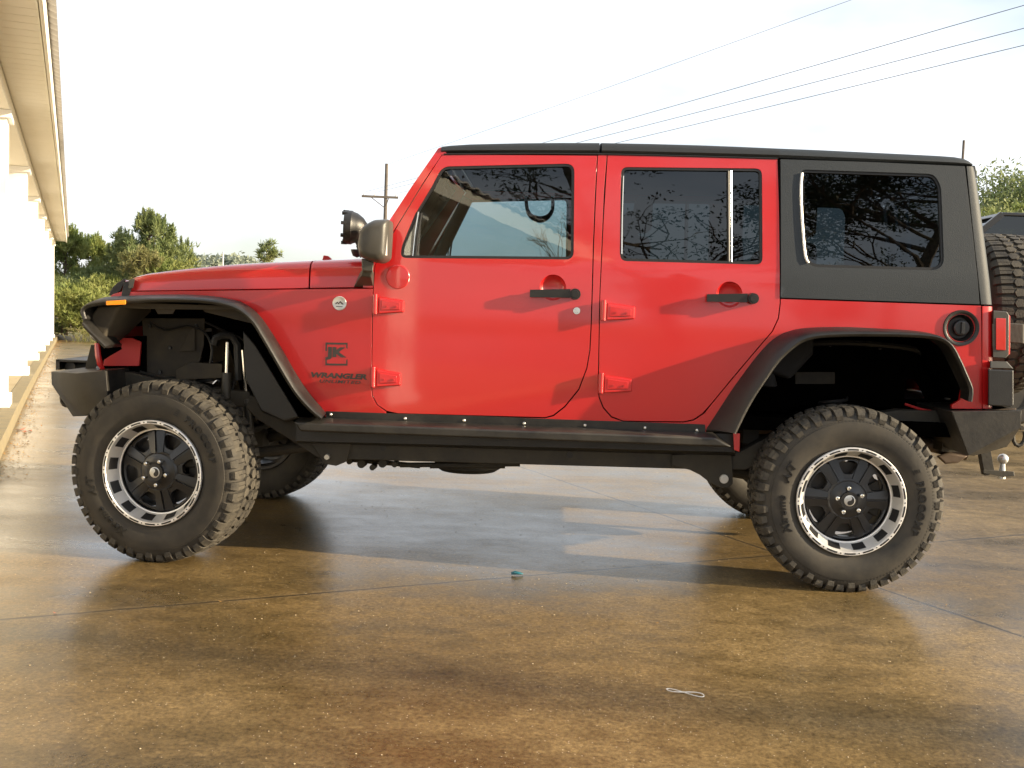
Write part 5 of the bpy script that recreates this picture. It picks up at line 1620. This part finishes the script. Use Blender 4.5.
def spot():
    Y = .17
    c = P3(350.5, 227.5, Y); R = abs(P3(350, 210.5, Y).z - P3(350, 244.5, Y).z) / 2
    ax = Vector((-1, -.10, .03)).normalized()
    mb = MB(); prof = []
    q = ax.to_track_quat('X', 'Z').to_matrix().to_4x4()
    mb.lathe([(.022, 0), (.020, R * .5), (.016, R * .86), (.022, R * .90), (.026, R * .97), (.016, R * 1.0), (-.006, R * 1.0), (-.010, R * .95), (-.03, R * .86), (-.055, R * .62), (-.072, R * .3), (-.076, 0)], c=(0, 0, 0), axis='x', n=36)
    for k in range(8):
        a = 2 * PI * k / 8 + .2; mb.hull([(x, math.cos(a) * r - math.sin(a) * w, math.sin(a) * r + math.cos(a) * w) for x in (.012, .036) for r in (R * .86, R * 1.03) for w in (-.006, .006)])
    mb.bm.transform(Matrix.Translation(c) @ q)
    s = mb.build('spotlight', 'plastic', car, angle=40)
    mb = MB(); mb.cyl(c + Vector((.03, 0, -R * .8)), P3(362, 252, Y), .010, .010, 8); mb.hull([P3(x, y, yy) for yy in (Y - .02, Y + .02) for x, y in ((356, 246), (360, 243), (366, 256), (360, 258))]); b_ = mb.build('spotlight_bracket', 'gasket', s)
    s2 = far(s); far(b_, s2)
    mb = MB(); p = P3(357, 256, .5); mb.lathe([(-.03, .03), (-.02, .028), (.0, .02), (.008, 0)], c=tuple(p), n=14)
    mb.bm.transform(Matrix.Translation(p) @ Matrix.Rotation(-PI / 2, 4, 'X') @ Matrix.Translation(-p))
    mb.build('cowl_vent', 'gasket', car)
    p = P3(326.5, 258, .62); mb = MB(); mb.hull([(p.x + a, p.y + b, p.z + c_) for a, c_ in ((-.02, -.02), (-.012, .012), (.008, .010), (.03, -.008), (.03, -.02)) for b in (-.015, .015)]); mb.build('hood_bumper_stop', 'redin', car, bevel=.003)
spot()

# ---- rocker guard, step bar, frame and running gear
guard = [(326, 411.2), (470, 415.8), (560, 419.4), (705, 424.5), (706, 436), (560, 431), (326, 423)]
RG = panel('rocker_guard', guard, 'step', car, off=-.006, thick=.006, bevel=.002)
RGf = [o for o in car.children if o.name.startswith('rocker_guard') and o is not RG][0]
for px, py in ((330.5, 414.5), (405, 418.5), (464, 420.5), (524, 423.5), (585, 425.5), (645, 428), (697, 430.5)):
    c = on(px, py, -.006); mb = MB(); mb.lathe([(-.005, 0), (-.0045, .005), (-.001, .0085), (.002, .009)], c=tuple(c), n=12); b = mb.build('guard_bolt', 'chrome', RG); far(b, RGf)
mb = MB()
A = [P3(293, 422, .05), P3(300, 431.5, .05), P3(733, 447.5, .05), P3(716, 437.5, .05)]
B = [Vector((p.x, .17, p.z + d)) for p, d in zip(A, (.012, .0, .0, .012))]
mb.hull(A + B); mb.build
SB = mb.build('step_bar', 'step', car, bevel=.010, seg=3); far(SB)
mb = MB(); mb.hull([P3(x, y, .19) for x, y in ((296, 424), (296, 441), (735, 452), (735, 434))] + [P3(x, y, .29) for x, y in ((296, 424), (296, 443), (735, 456), (735, 434))]); o = mb.build('rocker_sill', 'plastic', car); far(o)
def frame_():
    # frame rail as seen under the step
    Y0, Y1 = .30, .38
    pts = [(250, 395), (262, 400), (300, 425), (345, 440), (690, 452), (740, 452), (790, 425), (900, 410), (985, 412), (985, 428), (905, 428), (800, 446), (745, 470), (684, 469), (345, 459.5), (318, 458), (290, 440), (258, 420), (246, 408)]
    mb = MB(); mb.prism([U(x, y, Y0) for x, y in pts], Y0, Y1); o = mb.build('frame_rail', 'frame', car, bevel=.006); far(o)
    mb = MB(); mb.prism([U(x, y, .34) for x, y in ((60, 372), (130, 372), (180, 385), (250, 392), (252, 408), (180, 402), (120, 392), (60, 390))], .34, .42); o = mb.build('frame_horn', 'frame', car, bevel=.006); far(o)
    # link brackets
    mb = MB(); mb.prism([U(x, y, .28) for x, y in ((672, 455), (732, 452), (733, 484), (728, 488), (720, 488), (709, 482), (700, 475), (690, 470), (672, 466))], .28, .40); o = mb.build('link_bracket', 'frame', car, bevel=.004); far(o)
    c = P3(724, 479, .27); mb = MB(); mb.cyl(c + Vector((0, .02, 0)), c + Vector((0, -.012, 0)), .016, .014, 8); mb.cyl(c + Vector((0, .02, 0)), c + Vector((0, -.004, 0)), .02, .02, 16); mb.build('link_bolt', 'silverbadge', car)
    mb = MB(); mb.prism([U(x, y, .28) for x, y in ((300, 430), (352, 440), (346, 462), (336, 466), (324, 464), (316, 450))], .28, .40); o = mb.build('link_bracket', 'frame', car, bevel=.004); far(o)
    c = P3(327, 457, .27); mb = MB(); mb.cyl(c + Vector((0, .02, 0)), c + Vector((0, -.008, 0)), .014, .012, 8); mb.build('link_bolt', 'silverbadge', car)
    # dark holes in the rail
    for px, py in ((383, 448), (284, 418), (570, 455)):
        c = P3(px, py, .298); mb = MB(); mb.cyl((c.x, .299, c.z), (c.x, .295, c.z), .014, .014, 14); mb.build('rail_hole', 'gasket', car)
    # control arms
    for (x0, z0, x1, z1, y0, y1) in ((-2.30, .50, -2.90, .40, .42, .48), (-.55, .46, -.05, .38, .42, .48), (-.50, .62, -.05, .56, .62, .60)):
        mb = MB(); mb.tube([(x0, y0, z0), (x1, y1, z1)], .026, 10); o = mb.build('control_arm', 'frame', car); far(o)
    # axles
    for x, dy in ((-2.946, .60), (0.0, .0)):
        mb = MB(); mb.cyl((x, .30, .40), (x, YM - .30, .40), .042, None, 16); ax = mb.build('axle', 'frame', car)
        yc = YM / 2 + (.25 if x < -1 else 0)
        mb = MB(); mb.lathe([(-.14, .0), (-.13, .07), (-.06, .135), (.06, .135), (.13, .07), (.14, .0)], c=(x, yc, .385), axis='x', n=24); mb.build('differential', 'frame', ax)
        for y in (.2,):
            mb = MB(); mb.cyl((x, .12, .40), (x, .32, .40), .085, .06, 20); k = mb.build('hub', 'dark', ax); far(k, ax)
    # springs and shocks
    def spring(x, y, z0, z1, r=.062, n=6):
        mb = MB(); P = []
        for k in range(n * 14 + 1):
            a = 2 * PI * k / 14; P.append((x + math.cos(a) * r, y + math.sin(a) * r, z0 + (z1 - z0) * k / (n * 14)))
        mb.tube(P, .009, 6, caps=False); o = mb.build('coil_spring', 'springred', car, merge=False); far(o)
    spring(-2.90, .46, .46, .86); spring(.03, .50, .46, .80)
    def shock(px0, py0, px1, py1, Y, body='plastic'):
        a, b = P3(px0, py0, Y), P3(px1, py1, Y)
        mb = MB(); mb.cyl(a, a.lerp(b, .58), .008, None, 8); s = mb.build('shock_absorber', 'chrome', car)
        mb = MB(); mb.cyl(a.lerp(b, .55), b, .022, .022, 12); d = mb.build('shock_body', 'mirror' if body == 'm' else 'plastic', s); s2 = far(s); far(d, s2)
    shock(227.5, 342, 226, 398, .34, 'm'); shock(243, 350, 250, 440, .36); shock(905, 430, 842, 470, .40)
    mb = MB(); mb.tube([P3(214, 345, .36), P3(216, 338, .36), P3(222, 335.5, .36), P3(232, 336, .37), P3(238, 345, .37), P3(239, 380, .37)], .020, 8); o = mb.build('shock_hose_mount', 'gasket', car); far(o)
    mb = MB(); mb.cyl(P3(249, 400, .33), P3(252, 440, .33), .006); mb.cyl(P3(248, 399, .33), P3(248.6, 403, .33), .018); o = mb.build('sway_bar_link', 'mirror', car); far(o)
    # steering rods, diff things seen under the front
    mb = MB(); mb.cyl((-3.10, .35, .40), (-3.10, YM - .35, .42), .018, None, 10); mb.build('tie_rod', 'frame', car)
    mb = MB(); mb.cyl((-2.80, .40, .50), (-2.86, YM - .4, .46), .018, None, 10); mb.build('track_bar', 'frame', car)
    # drivetrain: transfer case, engine block, drive shafts, exhaust, tank skid
    mb = MB(); mb.hull([(-2.9 + a, y, z) for a, y, z in ((0, .55, 1.15), (0, 1.3, 1.15), (.75, .55, 1.15), (.75, 1.3, 1.15), (.1, .65, .68), (.1, 1.2, .68), (.7, .65, .66), (.7, 1.2, .66))]); mb.build('engine', 'dark', car, bevel=.02)
    mb = MB(); mb.hull([(x, y, z) for x in (-2.15, -1.35) for y in (.75, 1.15) for z in (.56, .70)]); mb.build('gearbox', 'frame', car, bevel=.03)
    a, b = P3(440, 463, .8), P3(520, 468, .8)
    mb = MB(); mb.lathe([(-.0, .0), (.0, .14), (.02, .17), (.05, .17), (.06, .0)], c=(0, 0, 0), n=28); mb.bm.transform(Matrix.Translation((P3(468, 470, .85).x, .85, P3(468, 470, .85).z)) @ Matrix.Rotation(PI / 2, 4, 'X')); mb.build('skid_pan', 'frame', car)
    mb = MB(); mb.tube([(-2.5, .62, .60), (-2.0, .60, .565), (-1.6, .62, .56), (-1.0, .66, .575), (-.5, .62, .60), (.0, .60, .66), (.35, .55, .62), (.66, .5, .56)], .032, 12); mb.build('exhaust_pipe', 'rust', car)
    mb = MB(); mb.hull([P3(x, y, Y) for Y in (.42, .70) for x, y in ((936, 456), (950, 452), (968, 456), (958, 463), (945, 464))]); mb.build('exhaust_tip', 'rust', car, bevel=.01)
    mb = MB(); mb.box((.25, .55, .56), (.62, 1.35, .72)); mb.build('muffler', 'dark', car, bevel=.05, seg=4)
    mb = MB(); mb.box((-1.25, 1.0, .55), (-.45, 1.55, .68)); mb.build('fuel_tank', 'dark', car, bevel=.03)
    mb = MB(); mb.cyl((-1.4, .95, .58), (-.1, .945, .42), .03, None, 12); mb.cyl((-2.8, 1.2, .42), (-1.9, 1.1, .58), .025, None, 12); mb.build('drive_shaft', 'frame', car)
    mb = MB()
    for k, (px, py) in enumerate(((350, 461), (362, 463.5), (373, 467), (383, 463), (395, 464))):
        c = P3(px, py, .42); mb.cyl((c.x, .40, c.z), (c.x, .47, c.z), .014 + .006 * (k % 2), None, 10)
    for p0, p1 in (((345, 459), (420, 466)), ((400, 465), (520, 464)), ((430, 466), (505, 466))):
        mb.cyl(P3(*p0, .5), P3(*p1, .5), .012)
    mb.build('brake_line', 'frame', car)
    # cross members
    for x in (-2.1, -1.3, -.4, .5):
        mb = MB(); mb.box((x, .38, .58), (x + .07, YM - .38, .66)); mb.build('cross_member', 'frame', car)
    # rear wiring and red strap behind the wheel
    mb = MB(); mb.tube([P3(905, 404, .35), P3(920, 409, .33), (P3(935, 412, .33)), P3(948, 416, .35)], .006, 6); mb.build('wiring_loom', 'redin', car)
frame_()

# ================================================================== SMALL THINGS ON THE GROUND
def gp(px, py, z=0):
    d = ray(px, py); t = (z - CC.z) / d.z; return CC + d * t
rg = random.Random(12)
c = gp(517, 573.5, .008)
mb = MB(); mb.tube([c + Vector((-.024, 0, 0)), c + Vector((-.008, -.003, .004)), c + Vector((.010, -.002, .002)), c + Vector((.026, .004, -.002))], [.006, .008, .006, .003], 8)
tag(mb.build('wrapper', mat('teal_foil', (0.01, 0.12, 0.16), 0.3, coat=.5), None), 'small crumpled teal wrapper lying on the shadow edge under the vehicle', 'wrapper')
c = gp(685, 693, .003)
P = []
for k in range(41):
    t = 2 * PI * k / 40; P.append(c + Vector((math.cos(t) * .055, math.sin(2 * t) * .014 - math.cos(t) * .020, .001 + .002 * (math.sin(t) > 0))))
mb = MB(); mb.tube(P, .0016, 6, caps=False); tag(mb.build('loop_of_string', 'palepole', None, merge=False), 'pale looped string twisted in a figure of eight on the wet concrete', 'string')
leaf_m = mat('dead_leaf', (0.30, 0.14, 0.04), 0.8, col2=(0.45, 0.28, 0.08), noise_scale=30)
red_m = mat('red_leaf', (0.45, 0.14, 0.09), 0.8, col2=(0.55, 0.25, 0.16), noise_scale=30)
def leafobj(px, py, sz, mm, label, group, curl=.35):
    c = gp(px, py, .003); c.z = zg(c.y) + .003; a = rg.uniform(0, 2 * PI); bm = bmesh.new()
    vs = []
    for k in range(10):
        t = 2 * PI * k / 10; rr = sz * (1 if k % 5 == 0 else .55) * rg.uniform(.8, 1.15)
        x, y = math.cos(t) * rr, math.sin(t) * rr * .6
        vs.append(bm.verts.new((c.x + x * math.cos(a) - y * math.sin(a), c.y + x * math.sin(a) + y * math.cos(a), c.z + abs(x) * curl * rg.uniform(.5, 1))))
    m_ = bm.verts.new((c.x, c.y, c.z + .001))
    for k in range(10): bm.faces.new([m_, vs[k], vs[(k + 1) % 10]])
    me = bpy.data.meshes.new('fallen_leaf'); bm.to_mesh(me); bm.free(); me.materials.append(mm)
    o = bpy.data.objects.new('fallen_leaf', me); link(o); tag(o, label, 'leaf', group)
g = 'dead leaves scattered on the concrete'
leafobj(221, 601.5, .013, leaf_m, 'orange leaf stuck in the slab joint right of the front wheel', g)
leafobj(55, 613, .014, red_m, 'reddish leaf in the slab joint at far left foreground', g)
leafobj(657, 623, .012, leaf_m, 'small curled brown leaf on the open slab in the centre right', g)
leafobj(404, 588, .010, leaf_m, 'tan leaf sliver on the slab joint under the front door', g)
leafobj(621, 670, .007, leaf_m, 'tiny ochre leaf left of the looped string', g)
leafobj(943, 670, .010, leaf_m, 'thin brown twig leaf at the right of the foreground slab', g)
leafobj(946, 605, .009, leaf_m, 'small leaf right of the rear tyre', g)
for px, py, s_ in ((20, 430, .07), (25, 432, .06), (30, 431, .05)):
    leafobj(px, py, s_, red_m, 'cluster of reddish leaves beside the kerb left of the bumper', 'reddish leaves by the kerb', .25)
# litter of pine straw and grit along the kerb: nobody could count it
def grit():
    verts = []; faces = []
    def tri(c, sz):
        a = rg.uniform(0, 2 * PI); l = sz * rg.uniform(.5, 1.5); d = Vector((math.cos(a), math.sin(a), rg.uniform(0, .35))) * l; s_ = Vector((-math.sin(a), math.cos(a), 0)) * sz * .22
        i = len(verts); verts.extend([c - s_, c + s_, c + d + s_, c + d - s_]); faces.append((i, i + 1, i + 2, i + 3))
    for k in range(2600):
        s = rg.uniform(-1, 32); n = abs(rg.gauss(0, .10)) + .01
        p = bpt(s, n, .004); tri(p, .012 + .012 * rg.random())
    me = bpy.data.meshes.new('kerb_litter'); me.from_pydata([tuple(v) for v in verts], [], faces); me.materials.append(leaf_m)
    tag(link(bpy.data.objects.new('kerb_litter', me)), 'pine straw and grit gathered along the kerb', 'litter', None, 'stuff')
    verts.clear(); faces.clear()
    for k in range(1500):
        x = rg.uniform(-4, 3); y = rg.uniform(-2.9, 4); p = Vector((x, y, .001)); sz = rg.uniform(.0015, .004)
        i = len(verts); h = sz * .6
        verts.extend([p + Vector((sz, 0, 0)), p + Vector((0, sz, 0)), p + Vector((-sz, 0, 0)), p + Vector((0, -sz, 0)), p + Vector((0, 0, h))])
        faces.extend([(i, i + 1, i + 4), (i + 1, i + 2, i + 4), (i + 2, i + 3, i + 4), (i + 3, i, i + 4)])
    me = bpy.data.meshes.new('grit'); me.from_pydata([tuple(v) for v in verts], [], faces); me.materials.append(mat('pale_grit', (0.50, 0.40, 0.26), 0.9))
    tag(link(bpy.data.objects.new('grit', me)), 'loose grains of grit on the concrete slabs', 'grit', None, 'stuff')
grit()

# ---- dark truck parked beyond the spare wheel
def truck():
    D = 15.0
    def Q(px, py, Y): return P3(px, py, Y)
    Y = 8.5
    a = Q(1003, 211, Y); b = Q(984, 224, Y)
    x0 = Q(940, 300, Y).x
    gz = zg(Y)
    root = empty('parked_truck', (x0 + 2.6, Y + .95, gz), 'black raised pickup truck parked beyond the spare wheel at right edge', 'truck')
    L_ = 5.4
    zb = b.z - .45; zr = a.z
    def both(pts): return [Vector((p[0], y, p[1])) for p in pts for y in (Y, Y + 1.9)]
    mb = MB(); mb.hull(both([(x0, gz + .75), (x0, zb), (x0 + .1, zb + .08), (x0 + L_, zb + .05), (x0 + L_, gz + .75)])); mb.build('body', 'wheelblack', root, bevel=.04, seg=3)
    mb = MB(); cx = b.x - .35
    def bothn(pts): return [Vector((p[0], y, p[1])) for p in pts for y in (Y + .12, Y + 1.78)]
    mb.hull(bothn([(cx + .55, zr - .05), (cx + .62, zr), (cx + 1.9, zr), (cx + 2.0, zr - .05)])); mb.build('roof', 'wheelblack', root, bevel=.02)
    mb = MB()
    for yy in (Y + .08, Y + 1.82):
        for (p, q) in (((cx + .0, zb + .06), (cx + .58, zr - .03)), ((cx + 1.0, zb + .06), (cx + 1.1, zr - .03)), ((cx + 2.1, zb + .06), (cx + 1.95, zr - .03))):
            mb = MB(); mb.beam((p[0], yy, p[1]), (q[0], yy, q[1]), .06, .07); mb.build('pillar', 'wheelblack', root)
    mb = MB(); mb.hull(bothn([(cx + .05, zb + .05), (cx + .60, zr - .05), (cx + 1.93, zr - .05), (cx + 2.06, zb + .05)])); mb.build('window', 'tinted', root)
    for wx in (x0 + .95, x0 + 4.3):
        for yy in (Y, Y + 1.9):
            mb = MB(); s_ = 1 if yy == Y else -1
            mb.lathe([(0.02, 0), (0.02, .22), (.0, .24), (-.0, .38), (.05, .42), (.25, .42), (.28, .3), (.28, 0)] if s_ > 0 else [(-0.02, 0), (-0.02, .22), (.0, .24), (-.0, .38), (-.05, .42), (-.25, .42), (-.28, .3), (-.28, 0)], c=(wx, yy, gz + .42), n=28); mb.build('wheel', 'rubber', root)
truck()
